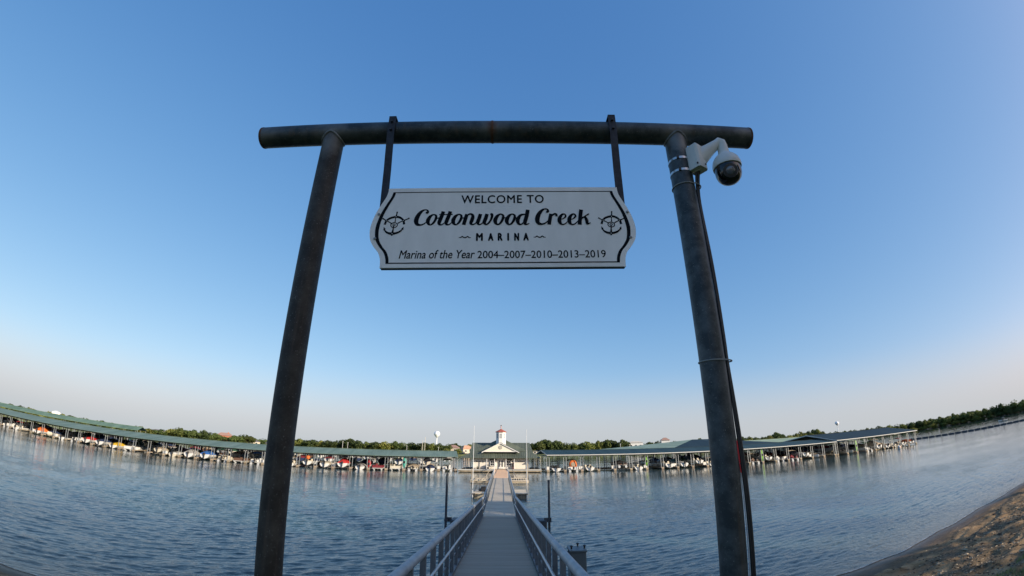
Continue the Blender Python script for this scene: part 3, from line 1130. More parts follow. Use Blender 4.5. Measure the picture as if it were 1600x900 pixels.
def disc(b, x, z, r_, y, n=14):
    b.add([(x + r_ * math.cos(2 * PI * i / n), y, z + r_ * math.sin(2 * PI * i / n)) for i in range(n)], [tuple(range(n))])


# brush-script name, drawn stroke by stroke on a unit grid (u to the right, v down, w stroke width)
KU = (.758 + .947) / (2 * 1600 - 107 - 85 - 68)
def uv(u, v, w_):
    x = -.947 + (u - 85) * KU
    z = 2.004 - (v - 398) * .000648
    z += .0085 * (u - 85) / 2930 + .004 * math.sin(PI * (u - 85) / 2930)
    a = sl(x, z)
    return (a[0], a[1], w_ * KU * 1.06 * KS)


def sh(pts, du, dv=0):
    return [(u + du, v + dv, w_) for u, v, w_ in pts]


LC = [(286, 186, 26), (306, 172, 36), (298, 142, 28), (262, 128, 22), (205, 152, 42), (150, 218, 66), (120, 305, 74), (136, 368, 58), (190, 388, 34), (250, 372, 24), (300, 332, 16)]
LO = [(405, 213, 24), (352, 245, 48), (317, 310, 64), (326, 362, 50), (362, 388, 26), (410, 355, 36), (444, 290, 42), (447, 236, 36)]
LOC = [(430, 262, 22), (470, 277, 20), (522, 262, 14)]
LT = [(566, 160, 58), (546, 230, 60), (516, 312, 62), (505, 362, 54), (530, 388, 28), (572, 374, 20), (622, 325, 14)]
LE = [(1032, 300, 14), (1078, 292, 16), (1122, 252, 30), (1108, 214, 24), (1062, 222, 36), (1020, 285, 60), (1020, 350, 56), (1058, 388, 26), (1110, 374, 20), (1168, 322, 13)]
STROKES = [(LC, 0), (LO, 1), (LOC, 0), (LT, 0), ([(500, 215, 21), (606, 213, 21)], 0), (sh(LT, 117), 0), ([(610, 215, 21), (723, 213, 21)], 0),
           (sh(LO, 422), 1), (sh(LOC, 424), 0), ([(962, 210, 52), (944, 275, 58), (914, 392, 58)], 0),
           ([(925, 290, 14), (975, 228, 26), (1030, 208, 34), (1063, 245, 50), (1050, 310, 60), (1032, 362, 50), (1060, 388, 26), (1105, 370, 20), (1140, 322, 14)], 0),
           ([(1190, 208, 54), (1170, 280, 60), (1147, 350, 56), (1168, 388, 28), (1212, 374, 20), (1255, 325, 14)], 0),
           ([(1300, 208, 54), (1280, 280, 60), (1256, 350, 56), (1288, 388, 28), (1338, 352, 30), (1374, 285, 36), (1386, 222, 40), (1366, 208, 22), (1362, 232, 16)], 0),
           (sh(LO, 1120), 1), (sh(LOC, 1118), 0), (sh(LO, 1313), 1), (sh(LOC, 1313), 0),
           ([(1935, 215, 22), (1862, 232, 40), (1815, 300, 64), (1820, 362, 50), (1858, 388, 26), (1905, 358, 22), (1940, 300, 12)], 0),
           ([(1984, 138, 62), (1962, 245, 62), (1932, 350, 60), (1950, 388, 28), (2006, 368, 12)], 0),
           (sh(LC, 2018, -6), 0), ([(2370, 206, 52), (2350, 295, 58), (2332, 390, 58)], 0),
           ([(2345, 300, 12), (2385, 240, 24), (2432, 208, 30), (2462, 222, 34), (2458, 250, 36)], 0),
           (sh(LE, 1491), 0), (sh(LE, 1655), 0), ([(2880, 134, 62), (2860, 245, 60), (2838, 390, 60)], 0),
           ([(2872, 300, 12), (2935, 248, 20), (3008, 204, 20)], 0), ([(2885, 268, 18), (2940, 268, 40), (2962, 325, 52), (2968, 374, 36), (3024, 356, 12)], 0)]
LETTERS = [[0], [1, 2], [3, 4], [5, 6], [7, 8], [9, 10], [11, 12], [13, 14], [15, 16], [17, 18], [19], [20, 21], [22], [23], [24, 25, 26]]
for li, ids in enumerate(LETTERS):
    b = MB()
    for k in ids:
        st, cl = STROKES[k]
        ribbon(b, [uv(*p) for p in st], -.0010 - .00012 * k, 1.0, bool(cl))
    if li == 0:
        disc(b, *uv(290, 180, 0)[:2], .012, -.0045)
    if li == 10:
        disc(b, *uv(2308, 174, 0)[:2], .012, -.0046)
    b.obj('letter', M['sign_dark'], sign)


def text_part(body, x0, x1, z0, z1, shear=0.0, bold=0.0, spacing=1.0):
    """letters fitted to a box; each letter becomes a part of its own. BOLD thickens by overlaid copies (metres)."""
    cu = bpy.data.curves.new('text', 'FONT')
    cu.body = body
    cu.size = 1
    cu.shear = shear
    cu.space_character = spacing
    cu.resolution_u = 4
    to = bpy.data.objects.new('text', cu)
    COL.objects.link(to)
    dg = bpy.context.evaluated_depsgraph_get()
    me = bpy.data.meshes.new_from_object(to.evaluated_get(dg))
    bpy.data.objects.remove(to)
    par = list(range(len(me.vertices)))

    def find(i):
        while par[i] != i:
            par[i] = par[par[i]]
            i = par[i]
        return i
    for q in me.polygons:
        r0 = find(q.vertices[0])
        for k in q.vertices[1:]:
            par[find(k)] = r0
    isl = {}
    for q in me.polygons:
        isl.setdefault(find(q.vertices[0]), []).append(q)
    groups = []
    for qs in isl.values():
        xs_ = [me.vertices[k].co.x for q in qs for k in q.vertices]
        ys_ = [me.vertices[k].co.y for q in qs for k in q.vertices]
        groups.append([min(xs_), max(xs_), qs, max(ys_) - min(ys_), min(ys_)])
    groups.sort(key=lambda g: g[0])
    merged = []
    for g in groups:        # the dot of an i joins the stem under it
        dot = g[3] < .2 and g[4] > .45
        host = None
        if dot:
            cands = [h_ for h_ in groups if h_ is not g and h_[3] > .3]
            host = min(cands, key=lambda h_: abs((h_[0] + h_[1]) / 2 - (g[0] + g[1]) / 2 + .0))
            host[2] = host[2] + g[2]
        else:
            merged.append(g)
    ax_, bx_ = min(g[0] for g in groups), max(g[1] for g in groups)
    ay = min(v.co.y for v in me.vertices)
    by = max(v.co.y for v in me.vertices)
    for g in merged:
        b = MB()
        for kk, (dx, dz) in enumerate(((0, 0), (bold, 0), (-bold, 0), (0, bold), (0, -bold)) if bold else ((0, 0),)):
            for q in g[2]:
                v = []
                for k in q.vertices:
                    p = me.vertices[k].co
                    x = x0 + (p.x - ax_) / (bx_ - ax_) * (x1 - x0) + dx
                    z = z0 + (p.y - ay) / (by - ay) * (z1 - z0) + dz
                    a = sl(x, z + TILT * (x - SXC))
                    v.append((a[0], -.0012 - .0002 * kk, a[1]))
                b.add(v, [tuple(range(len(v)))])
        b.obj('letter', M['sign_dark'], sign)


text_part('WELCOME TO', -.497, .312, 2.257, 2.346, bold=.0022, spacing=1.12)
for ch, xa, xb in (('M', -.340, -.284), ('A', -.226, -.183), ('R', -.133, -.095), ('I', -.0425, -.0345), ('N', .0235, .0615), ('A', .109, .154)):
    text_part(ch, xa, xb, 1.848, 1.924, bold=.0050)
text_part('Marina of the Year', -1.060, -.353, 1.664, 1.750, shear=.2, bold=.0012)
text_part('2004–2007–2010–2013–2019', -.326, .875, 1.664, 1.740, bold=.0012, spacing=1.02)
for xc in (-.4505, .2615):
    b = MB()
    pts = []
    for t, z, w_ in ((-.058, 1.880, .005), (-.038, 1.882, .010), (-.026, 1.893, .010), (-.013, 1.883, .011), (0, 1.880, .012), (.013, 1.883, .011), (.026, 1.893, .010), (.038, 1.882, .010), (.058, 1.880, .005)):
        a = sl(xc + t, z + TILT * (xc - SXC))
        pts.append((a[0], a[1], w_))
    ribbon(b, pts, -.0012, 1)
    b.obj('wave_flourish', M['sign_dark'], sign)
# ship's wheel and anchor emblems, drawn on a grid 1080 wide (centre 465,515)
for xc, zc in ((-1.137, 2.012), (.955, 2.022)):
    def e(u, v, w_=0, xc=xc, zc=zc):
        a = sl(xc + (u - 465) * .000346, zc - (v - 515) * .000379)
        return (a[0], a[1], w_ * 1.02 * .000353 * KS)
    b = MB()
    ribbon(b, [e(198, 505, 62), e(235, 400, 56), e(330, 320, 62), e(495, 278, 66), (e(620, 305, 62)), e(715, 390, 56), e(742, 500, 62)], -.0012, 1)
    ribbon(b, [e(516, 128, 44), e(508, 190, 30), e(500, 262, 44)], -.0014, 1)
    ribbon(b, [e(495, 262, 34), e(487, 350, 24), e(484, 430, 34)], -.0014, 1)
    ribbon(b, [e(118, 322, 44), e(180, 358, 30), e(240, 392, 44)], -.0016, 1)
    ribbon(b, [e(240, 392, 34), e(320, 432, 26), e(385, 470, 34)], -.0016, 1)
    ribbon(b, [e(880, 315, 44), e(810, 350, 30), e(735, 385, 44)], -.0018, 1)
    ribbon(b, [e(720, 385, 34), e(640, 425, 26), e(560, 468, 34)], -.0018, 1)
    ribbon(b, [e(465 + 92 * math.cos(i * PI / 6), 518 + 70 * math.sin(i * PI / 6), 26) for i in range(12)], -.0020, 1, True)
    ribbon(b, [e(462 + 34 * math.cos(i * PI / 5), 514 + 26 * math.sin(i * PI / 5), 20) for i in range(10)], -.0021, 1, True)
    ribbon(b, [e(455, 530, 34), e(450, 640, 34), e(440, 740, 60)], -.0022, 1)
    ribbon(b, [e(190, 600, 16), e(215, 660, 34), e(270, 720, 50), e(350, 752, 62), e(435, 762, 70), e(520, 752, 62), e(620, 715, 52), e(700, 650, 34), e(728, 600, 16)], -.0024, 1)
    b.add([(*e(180, 570)[:1], -.0026, e(180, 570)[1]), (e(240, 630)[0], -.0026, e(240, 630)[1]), (e(180, 668)[0], -.0026, e(180, 668)[1])], [(0, 1, 2)])
    b.add([(e(738, 568)[0], -.0026, e(738, 568)[1]), (e(672, 625)[0], -.0026, e(672, 625)[1]), (e(738, 660)[0], -.0026, e(738, 660)[1])], [(0, 1, 2)])
    disc(b, *e(432, 800)[:2], .009, -.0027)
    em = b.obj('wheel_emblem', M['sign_dark'], sign)
    b = MB()
    for u, v in ((495, 280), (248, 396), (710, 393), (434, 768), (463, 514)):
        disc(b, *e(u, v)[:2], .0042, -.0032, 8)
    b.obj('rivet_dots', M['sign_white'], em)
for x, z in ((-1.298, 2.13), (-1.31, 1.866), (1.125, 2.161), (1.128, 1.884)):
    a = sl(x, z)
    MB().lathe((a[0], -.001, a[1]), [(.014, 0), (.014, .003), (.009, .006), (.009, .012)], 12, Matrix.Rotation(R(90), 3, 'X')).obj('bolt', M['bolt'], sign, smooth=40)

# flat black straps that fold over the beam and run down behind the board
for xt, xb_ in ((-1.272, -1.243), (1.075, 1.060)):
    lx = xt - sign.location.x
    lb = xb_ - sign.location.x
    yb = SY
    ztop = BZ + .118 - sign.location.z
    zbeam = BZ - sign.location.z
    yc = GY - SY
    prof_ = [(yc + .12, zbeam - .02), (yc + .13, ztop + .012), (yc - .132, ztop + .012), (yc - .132, zbeam - .10), (.064, zbeam - .55), (.064, -.02)]
    b = MB()
    for (y0, z0), (y1, z1) in zip(prof_, prof_[1:]):
        d = Vector((0, y1 - y0, z1 - z0))
        nrm = Vector((0, -d.z, d.y)).normalized() * .008
        hw = .038
        xa = lx if z0 > zbeam - .2 else lx + (lb - lx) * (zbeam - .1 - z0) / (zbeam + .09)
        xc_ = lx if z1 > zbeam - .2 else lx + (lb - lx) * (zbeam - .1 - z1) / (zbeam + .09)
        q = [Vector((xa - hw, y0, z0)), Vector((xa + hw, y0, z0)), Vector((xc_ + hw, y1, z1)), Vector((xc_ - hw, y1, z1))]
        b.add(q + [p + nrm for p in q], [(0, 1, 2, 3), (7, 6, 5, 4), (0, 4, 5, 1), (1, 5, 6, 2), (2, 6, 7, 3), (3, 7, 4, 0)])
    st = b.obj('hanger_strap', M['strap'], sign)
    for dz in (.05, -.06):
        MB().box((lx, yc - .146, zbeam + dz), (.022, .02, .022)).obj('strap_bolt', M['dark'], st)

# ------------------------------------------------------------------ security camera on the right post
cy = 3.60
sc_ = thing('security_camera', 'white dome security camera on a bracket strapped to the right gate post', 'security camera', (1.90, cy, EYE + 2.78))
S0 = sc_.location.copy()


def cl_(x, y, z):
    return (x - S0.x, y - S0.y, z - S0.z)


b = MB()
b.bevel_box(cl_(1.915, 3.595, EYE + 2.800), (.150, .150, .300), .020, R(32))
b.obj('mounting_box', M['cam_white'], sc_, smooth=30)
MB().box(cl_(1.872, 3.632, EYE + 2.800), (.018, .19, .32), R(32)).obj('back_plate', M['cam_white'], sc_)
b = MB()
rings = []
for (x, y, z, ww_, hh_) in ((1.935, 3.60, EYE + 2.80, .14, .25), (1.99, 3.585, EYE + 2.84, .118, .19), (2.06, 3.572, EYE + 2.895, .105, .145), (2.14, 3.56, EYE + 2.955, .098, .112), (2.185, 3.552, EYE + 2.985, .090, .094)):
    ring = []
    for i in range(12):
        a = 2 * PI * i / 12
        off = Vector((-.45, -.05, .88)) * math.sin(a) * hh_ * .5 + Vector((.15, .98, .0)).normalized() * math.cos(a) * ww_ * .5
        ring.append(tuple(Vector(cl_(x, y, z)) + off))
    rings.append(ring)
b.loft(rings)
b.tube([cl_(2.15, 3.558, EYE + 2.972), cl_(2.185, 3.552, EYE + 2.998), cl_(2.207, 3.55, EYE + 2.985), cl_(2.214, 3.55, EYE + 2.94), cl_(2.214, 3.55, EYE + 2.84)], [.044, .050, .053, .054, .056], 16)
b.obj('arm', M['cam_white'], sc_, smooth=50)
b = MB()
HX, HY, HZ = 2.214, 3.55, EYE + 2.675
b.lathe(cl_(HX, HY, HZ), [(.120, -.020), (.142, -.016), (.146, .005), (.143, .035), (.130, .08), (.104, .118), (.074, .145), (.060, .16), (.058, .182), (.01, .184)], 36)
b.obj('housing', M['cam_white'], sc_, smooth=45)
b = MB()
DZ = HZ - .035
b.lathe(cl_(HX, HY, DZ), [(.130, .03), (.133, -.015), (.130, -.06), (.116, -.105), (.086, -.142), (.046, -.163), (.01, -.168)], 36)
dome = b.obj('dome', M['cam_black'], sc_, smooth=60)
aim = (Vector((.05, -.1, EYE - .1)) - Vector((HX, HY, DZ))).normalized()
aim = (aim + Vector((.16, -.05, .20))).normalized()
mq = aim.to_track_quat('Z', 'Y').to_matrix()
c0 = Vector(cl_(HX, HY, DZ - .035)) + aim * .108
lr = MB().lathe(c0, [(.060, -.02), (.074, .010), (.070, .018), (.046, .020)], 28, mq).obj('lens_ring', M['lens_ring'], sc_, smooth=40)
MB().lathe(c0 + aim * .020, [(.043, -.004), (.043, .002), (.034, .007), (.015, .010)], 24, mq).obj('lens', M['cam_lens'], sc_, smooth=60)
for dx, dy, dz in ((-.02, -.082, .115), (.052, -.05, -.10), (-.055, -.095, -.12)):
    MB().lathe(cl_(1.930 + dx, 3.600 + dy, EYE + 2.800 + dz), [(.010, 0), (.010, .008), (.004, .010)], 8, Matrix.Rotation(R(90), 3, 'X')).obj('screw', M['dark'], sc_)
for z in (2.815, 2.665):
    b = MB()
    b.lathe(cl_(PXR, GY, EYE + z), [(.1135, -.014), (.1165, -.013), (.1165, .013), (.1135, .014)], 40)
    bo = b.obj('steel_band', M['steel_band'], sc_, smooth=40)
    MB().box(cl_(PXR - .055, GY - .108, EYE + z), (.022, .016, .034)).obj('band_buckle', M['dark'], bo)

# cables down the right side of the post
pts1 = [(x - .014, y, z) for x, y, z in [(1.940, 3.61, EYE + 2.66), (1.928, 3.64, EYE + 2.56), (1.912, 3.67, EYE + 2.3), (1.918, 3.665, EYE + 1.6), (1.915, 3.67, EYE + .9), (1.912, 3.67, EYE + .68), (1.922, 3.66, EYE + .2), (1.935, 3.65, EYE - .4), (1.938, 3.65, EYE - 1.1), (1.94, 3.66, EYE - 1.95)]]
pts2 = [(x - .010, y, z) for x, y, z in [(1.915, 3.60, EYE + 2.66), (1.90, 3.63, EYE + 2.56), (1.895, 3.655, EYE + 2.3), (1.900, 3.655, EYE + 1.6), (1.900, 3.655, EYE + .9), (1.898, 3.655, EYE + .66), (1.902, 3.655, EYE + .2), (1.912, 3.645, EYE - .4), (1.915, 3.64, EYE - 1.1), (1.92, 3.65, EYE - 1.95)]]
o = MB().tube(crom(pts1, 5), .0175, 10).obj('power_cable', M['cable'], smooth=60)
tag(o, 'thick black cable running down the right gate post, outer one of the pair', 'cable')
o = MB().tube(crom(pts2, 5), .011, 10).obj('data_cable', M['cable'], smooth=60)
tag(o, 'thinner black cable down the right gate post, inner one of the pair', 'cable')
pts3 = [(x - .018, y + .004, z) for x, y, z in pts2[2:]]
wire = MB().tube(crom(pts3, 4), .0045, 6).obj('grey_wire', M['wire'], smooth=60)
tag(wire, 'thin pale grey wire with a red sleeve between the right post and its black cables', 'wire')
MB().tube([(1.876, 3.652, EYE + .02), (1.880, 3.650, EYE - .16)], .0085, 8).obj('red_sleeve', M['red_tape'], wire)
MB().tube([(1.880, 3.650, EYE - .165), (1.884, 3.648, EYE - .24)], .0055, 8).obj('red_sleeve', M['red_tape'], wire)
for z, lab in ((2.50, 'grey cable tie round the right post just below the security camera'), (.70, 'grey cable tie round the right post and cables half way down')):
    pts = []
    for i in range(48):
        a = 2 * PI * i / 48
        x, y = PXR + .117 * math.cos(a), GY + .117 * math.sin(a)
        if math.cos(a) > .55:
            x = max(x, PXR + .117 * math.cos(a)) + .055 * (math.cos(a) - .55) / .45
            y -= .012
        pts.append((x, y, EYE + z))
    o = MB().tube(pts, .0065, 6, closed=True).obj('cable_tie', M['tie'], smooth=60)
    tag(o, lab, 'cable tie')

# ------------------------------------------------------------------ gangway down to the water
AX0, AXS = -.15, -.0215


def ax(y):
    return AX0 + AXS * y


def zd(y):
    return 2.54 - (y - 5) * .0673 if y < 35.3 else .50


def gp(off, y, dz=0.0):
    return Vector((ax(y) + off, y, zd(y) + dz))


Y0, Y1, Y2 = 4.6, 35.2, 79.5
gw = thing('gangway', 'long grey aluminium gangway sloping from the gate down to the floating walkway', 'gangway', (ax(Y0), Y0, zd(Y0) - .3))
G0 = gw.location.copy()


def rel(p, o0):
    return Vector(p) - o0


m = mat('brushed_deck_board', (.235, .20, .15), .8, .0, col2=(.33, .285, .22), scale=1.0, detail=10, stretch=(.25, 9, 1), rnd_amt=.10, contrast=(.38, .62))
n, l = m.node_tree.nodes, m.node_tree.links
tc = n.new('ShaderNodeTexCoord')
wv = n.new('ShaderNodeTexWave')
wv.bands_direction = 'Y'
wv.inputs['Scale'].default_value = 2.2
wv.inputs['Distortion'].default_value = .3
l.new(tc.outputs['Object'], wv.inputs['Vector'])
bp = n.new('ShaderNodeBump'); bp.inputs['Strength'].default_value = .45; bp.inputs['Distance'].default_value = .006
l.new(wv.outputs['Fac'], bp.inputs['Height'])
l.new(bp.outputs[0], n['Principled BSDF'].inputs['Normal'])
M['deck'] = m


def deck_panels(parent, o0, ys, half, mt, name='deck_panel', th=.05):
    for ya, yb in zip(ys, ys[1:]):
        a, c = ya + .012, yb - .012
        q = [rel(gp(-half, a), o0), rel(gp(half, a), o0), rel(gp(half, c), o0), rel(gp(-half, c), o0)]
        MB().prism(q, (0, 0, -th)).obj(name, mt, parent)


deck_panels(gw, G0, [4.6, 6.5, 8.6, 10.7, 12.8, 15.2, 18.7, 22.5, 26.5, 30.8, 35.15], 1.2, M['deck'])
for sgn in (-1, 1):
    MB().tube([rel(gp(sgn * 1.26, Y0 + (Y1 - Y0) * i / 24, 1.335), G0) for i in range(25)], .080, 20).obj('top_rail', M['alu'], gw, smooth=50)
    MB().tube([rel(gp(sgn * 1.12, Y0 + (Y1 - Y0) * i / 24, .90), G0) for i in range(25)], .027, 10).obj('handrail', M['alu_light'], gw, smooth=50)
    for hh in (.42,):
        MB().tube([rel(gp(sgn * 1.27, Y0 + (Y1 - Y0) * i / 24, hh), G0) for i in range(25)], .020, 8).obj('side_wire', M['alu_dark'], gw, smooth=50)
    a, c = Y0, Y1
    MB().prism([rel(gp(sgn * 1.26 - .05, a, .06), G0), rel(gp(sgn * 1.26 + .05, a, .06), G0), rel(gp(sgn * 1.26 + .05, c, .06), G0), rel(gp(sgn * 1.26 - .05, c, .06), G0)], (0, 0, -.26)).obj('side_beam', M['alu_dark'], gw)
    pk = MB().box((0, 0, .62), (.105, .09, 1.30)).mesh('picket', M['alu_dark'])
    br = None
    y = Y0 + .25
    i = 0
    while y < Y1:
        p = rel(gp(sgn * 1.26, y, 0), G0)
        link('picket', pk, gw, p)
        # bracket holding the handrail
        b = MB()
        b.tube([p + Vector((-sgn * .04, 0, .80)), p + Vector((-sgn * .12, 0, .83)), p + Vector((-sgn * .14, 0, .89))], .009, 5)
        b.obj('rail_bracket', M['alu_light'], gw)
        y += 1.26
        i += 1
MB().lathe(rel(gp(1.26, 8.9, 1.335), G0), [(.081, -.05), (.086, -.045), (.086, .045), (.081, .05)], 20, Matrix.Rotation(R(90), 3, 'X')).obj('rail_sleeve', M['alu'], gw, smooth=40)
for yy in (9.6, 12.4):
    MB().lathe(rel(gp(-1.26, yy, 1.335), G0), [(.081, -.05), (.086, -.045), (.086, .045), (.081, .05)], 20, Matrix.Rotation(R(90), 3, 'X')).obj('rail_sleeve', M['alu'], gw, smooth=40)

# electrical cabinet fixed outside the right rail
bx = thing('electrical_cabinet', 'blue-grey steel electrical cabinet standing outside the right gangway rail', 'cabinet', (1.235, 9.0, 2.33))
MB().bevel_box((0, 0, .32), (.30, .40, 1.92), .012).obj('cabinet_body', M['box'], bx)
MB().box((0, -.005, 1.295), (.33, .43, .03)).obj('cabinet_lid', M['box'], bx)
for dx, dy in ((-.12, -.14), (.03, .1), (.13, -.1)):
    MB().lathe((dx, dy, 1.32), [(.016, 0), (.016, .04), (.03, .045), (.03, .06), (.008, .07)], 10).obj('lid_knob', M['dark'], bx)
bx2 = thing('conduit_box', 'small dark box on the outside of the right gangway rail beside the cabinet', 'box', (1.25, 7.6, 2.5))
MB().bevel_box((0, 0, 0), (.22, .5, .8), .012).obj('box_body', M['box'], bx2)
MB().tube([(0, 0, .38), (0, 0, .62)], .02, 8).obj('conduit', M['dark'], bx2)

# landing float and its two piles at the foot of the gangway
lf = thing('landing_float', 'dark steel float spanning between two piles under the foot of the gangway', 'float', (-.9, 33.2, .0))
MB().bevel_box((0, 0, .30), (6.7, 1.3, .62), .05).obj('pontoon', M['pile'], lf)
for sx in (-3.52, 3.42):
    MB().box((sx, -.45, .62), (.5, .08, .30)).obj('guide_plate', M['pile'], lf)
for x, y, top, lab in ((-4.55, 32.5, 3.62, 'dark steel pile standing in the water left of the gangway'), (2.66, 33.2, 3.22, 'dark steel pile standing in the water right of the gangway')):
    o = thing('mooring_pile', lab, 'pile', (x, y, -2), 0, 'piles beside the gangway')
    MB().tube([(0, 0, 0), (0, 0, top + 2)], .085, 14).obj('pile_tube', M['pile'], o, smooth=50)
    MB().lathe((0, 0, top + 2), [(.095, -.03), (.095, .03), (.03, .06)], 14).obj('pile_cap', M['dark'], o)
    MB().lathe((0, 0, 2.62), [(.13, -.05), (.13, .05)], 14).obj('pile_collar', M['pile'], o)

# ------------------------------------------------------------------ floating walkway to the boathouse
fw = thing('floating_walkway', 'straight pale floating walkway with rails between gangway and boathouse', 'walkway', (ax(36), 36, 0))
F0 = fw.location.copy()
M['concrete'] = mat('pale_concrete_deck', (.42, .36, .275), .85, 0, col2=(.56, .49, .385), scale=1.1, detail=9, stretch=(.6, 2, 1), rnd_amt=.04)
deck_panels(fw, F0, [35.25, 39.5, 44, 48.5, 53, 58.5, 64, 70, 79.4], 1.2, M['concrete'], th=.09)
for ya, yb in ((36, 42), (44, 50), (52, 58), (60, 66), (68, 76)):
    c = rel(gp(0, (ya + yb) / 2, -.28), F0)
    MB().bevel_box(c, (2.2, yb - ya, .42), .04).obj('float_block', M['float'], fw)
pk2 = MB().box((0, 0, .55), (.06, .06, 1.1)).mesh('rail_post', M['alu_dark'])
for sgn in (-1, 1):
    n_ = 20
    MB().tube([rel(gp(sgn * 1.26, 35.3 + (78.5 - 35.3) * i / n_, 1.22), F0) for i in range(n_ + 1)], .060, 12).obj('top_rail', M['alu'], fw, smooth=50)
    MB().tube([rel(gp(sgn * 1.24, 35.3 + (78.5 - 35.3) * i / n_, .80), F0) for i in range(n_ + 1)], .024, 8).obj('handrail', M['alu_light'], fw, smooth=50)
    MB().tube([rel(gp(sgn * 1.26, 35.3 + (78.5 - 35.3) * i / n_, .35), F0) for i in range(n_ + 1)], .024, 8).obj('lower_rail', M['alu_dark'], fw, smooth=50)
    y = 35.6
    while y < 78.6:
        link('rail_post', pk2, fw, rel(gp(sgn * 1.26, y), F0))
        y += 1.75
o = thing('tan_ramp', 'tan planked landing leading from the floating walkway to the boathouse doors', 'ramp', (ax(80), 79.5, 0))
T0 = o.location.copy()
ys_ = 79.5
while ys_ < 107.4:
    hw = 1.2 + .35 * (ys_ - 79.5) / 28
    z0 = .52 + .12 * (ys_ - 79.5) / 28
    q = [Vector((ax(ys_) - hw, ys_ + .02, z0)), Vector((ax(ys_) + hw, ys_ + .02, z0)), Vector((ax(ys_) + hw, ys_ + .98, z0 + .004)), Vector((ax(ys_) - hw, ys_ + .98, z0 + .004))]
    MB().prism([p - T0 for p in q], (0, 0, -.08)).obj('plank', M['deck_tan'], o)
    ys_ += 1.0
MB().bevel_box((-.3, 14, .2), (2.0, 27.5, .35), .05).obj('float_block', M['float'], o)
for sgn in (-1, 1):
    b = MB()
    for i in range(11):
        yy = 80 + i * 2.7
        hw = 1.22 + .35 * (yy - 79.5) / 28
        b.tube([Vector((ax(yy) + sgn * hw, yy, .5)) - T0, Vector((ax(yy) + sgn * hw, yy, 1.55)) - T0], .03, 5)
    b.tube([Vector((ax(80) + sgn * 1.22, 80, 1.55)) - T0, Vector((ax(107) + sgn * 1.56, 107, 1.6)) - T0], .035, 6)
    b.obj('railing', M['pole_white'], o)


def timber_float(name, label, cat, x0, x1, y0, y1, z, hollow=False, grp=None):
    t = thing(name, label, cat, ((x0 + x1) / 2, (y0 + y1) / 2, 0), 0, grp)
    w_, d_ = x1 - x0, y1 - y0
    if hollow:
        for dy in (-d_ / 2 + .3, d_ / 2 - .3):
            MB().box((0, dy, z - .08), (w_, .55, .14)).obj('deck_beam', M['timber'], t)
            MB().box((0, dy, z - .30), (w_, .12, .20)).obj('fascia_board', M['timber'], t)
        for i in range(7):
            x = -w_ / 2 + .4 + (w_ - .8) * i / 6
            MB().box((x, 0, z - .12), (.16, d_ - 1.15, .12)).obj('cross_beam', M['timber'], t)
    else:
        for i in range(int(d_ / .5)):
            MB().box((0, -d_ / 2 + .25 + i * .5, z - .04), (w_, .47, .07)).obj('plank', M['timber'], t)
        MB().bevel_box((0, 0, z - .34), (w_ - .1, d_ - .1, .5), .05).obj('float_block', M['float'], t)
    return t


timber_float('side_float', 'pale timber float with a dark block under it left of the floating walkway', 'float', -4.55, ax(54) - 1.35, 52.4, 56.6, .55)
timber_float('side_float', 'pale timber float with stained blocks right of the floating walkway', 'float', ax(54) + 1.35, 1.72, 52.2, 57.6, .55)
timber_float('cross_platform', 'long open timber platform crossing left of the walkway near the boathouse', 'platform', -6.6, ax(76) - 1.4, 73.8, 79.0, .55, True)
timber_float('cross_platform', 'long open timber platform crossing right of the walkway near the boathouse', 'platform', ax(76) + 1.4, 2.7, 72.6, 79.2, .55, True)
for x, y, top, lab in ((-4.36, 51.9, 7.85, 'tall slim white flagpole left of the walkway in front of the boathouse'), (1.72, 52.1, 7.45, 'tall slim white flagpole right of the walkway in front of the boathouse')):
    o = thing('flagpole', lab, 'flagpole', (x, y, -.3))
    MB().tube([(0, 0, 0), (0, 0, top * .5), (0, 0, top + .3)], [.038, .030, .018], 10).obj('pole', M['pole_white'], o, smooth=50)
    MB().lathe((0, 0, top + .3), [(.02, 0), (.045, .03), (.045, .06), (.01, .09)], 8).obj('finial', M['pole_white'], o)
    MB().lathe((0, 0, .8), [(.10, -.05), (.10, .05)], 10).obj('pole_base', M['dark'], o)
for x, y, top, lab in ((-6.5, 75, 2.2, 'slim pale pile at the outer corner of the left cross platform'), (2.55, 74.5, 3.1, 'slim pale pile at the outer corner of the right cross platform')):
    o = tag(MB().tube([(x, y, -2), (x, y, top)], .07, 10).obj('guide_pile', M['dock_wood'], smooth=50), lab, 'pile')
for sx, lab in ((-1, 'sloping pale mooring strut from the left platform to the boathouse dock'), (1, 'sloping pale mooring strut from the right platform to the boathouse dock')):
    o = tag(MB().tube([(ax(79) + sx * 2.7, 79.2, .6), (ax(106) + sx * 2.3, 106.5, 1.1)], .07, 6).obj('mooring_strut', M['dock_wood']), lab, 'strut')
# things lying on the left side float
o = thing('deck_boxes', 'dark boxes and two leaning rods on the side float left of the walkway', 'boxes', (-3.75, 54.3, .55))
MB().bevel_box((.45, .3, .28), (.6, .5, .55), .04).obj('box', M['dark'], o)
MB().bevel_box((.1, .5, .15), (.5, .4, .3), .04).obj('box', M['box'], o)
MB().tube([(-.6, 0, 0), (-.3, 0, .75)], .03, 5).obj('pole', M['dark'], o)
MB().tube([(-.1, 0, 0), (.05, 0, .8)], .03, 5).obj('pole', M['dark'], o)

# ------------------------------------------------------------------ boathouse
XC = -2.72
bh = thing('boathouse', 'cream boathouse with dark green roof, white gable and red-capped cupola ending the walkway', 'boathouse', (XC, 110, .5))
B0 = bh.location.copy()


def bl(x, y, z):
    return Vector((x, y, z)) - B0


def slab(b, pts, th=.09):
    q = [bl(*p) for p in pts]
    return b.prism(q, (0, 0, -th))


WY = 110.6
MB().box(bl(-2.55, 116.5, 1.95), (13.3, 11.8, 2.7)).obj('wall', M['wall'], bh)
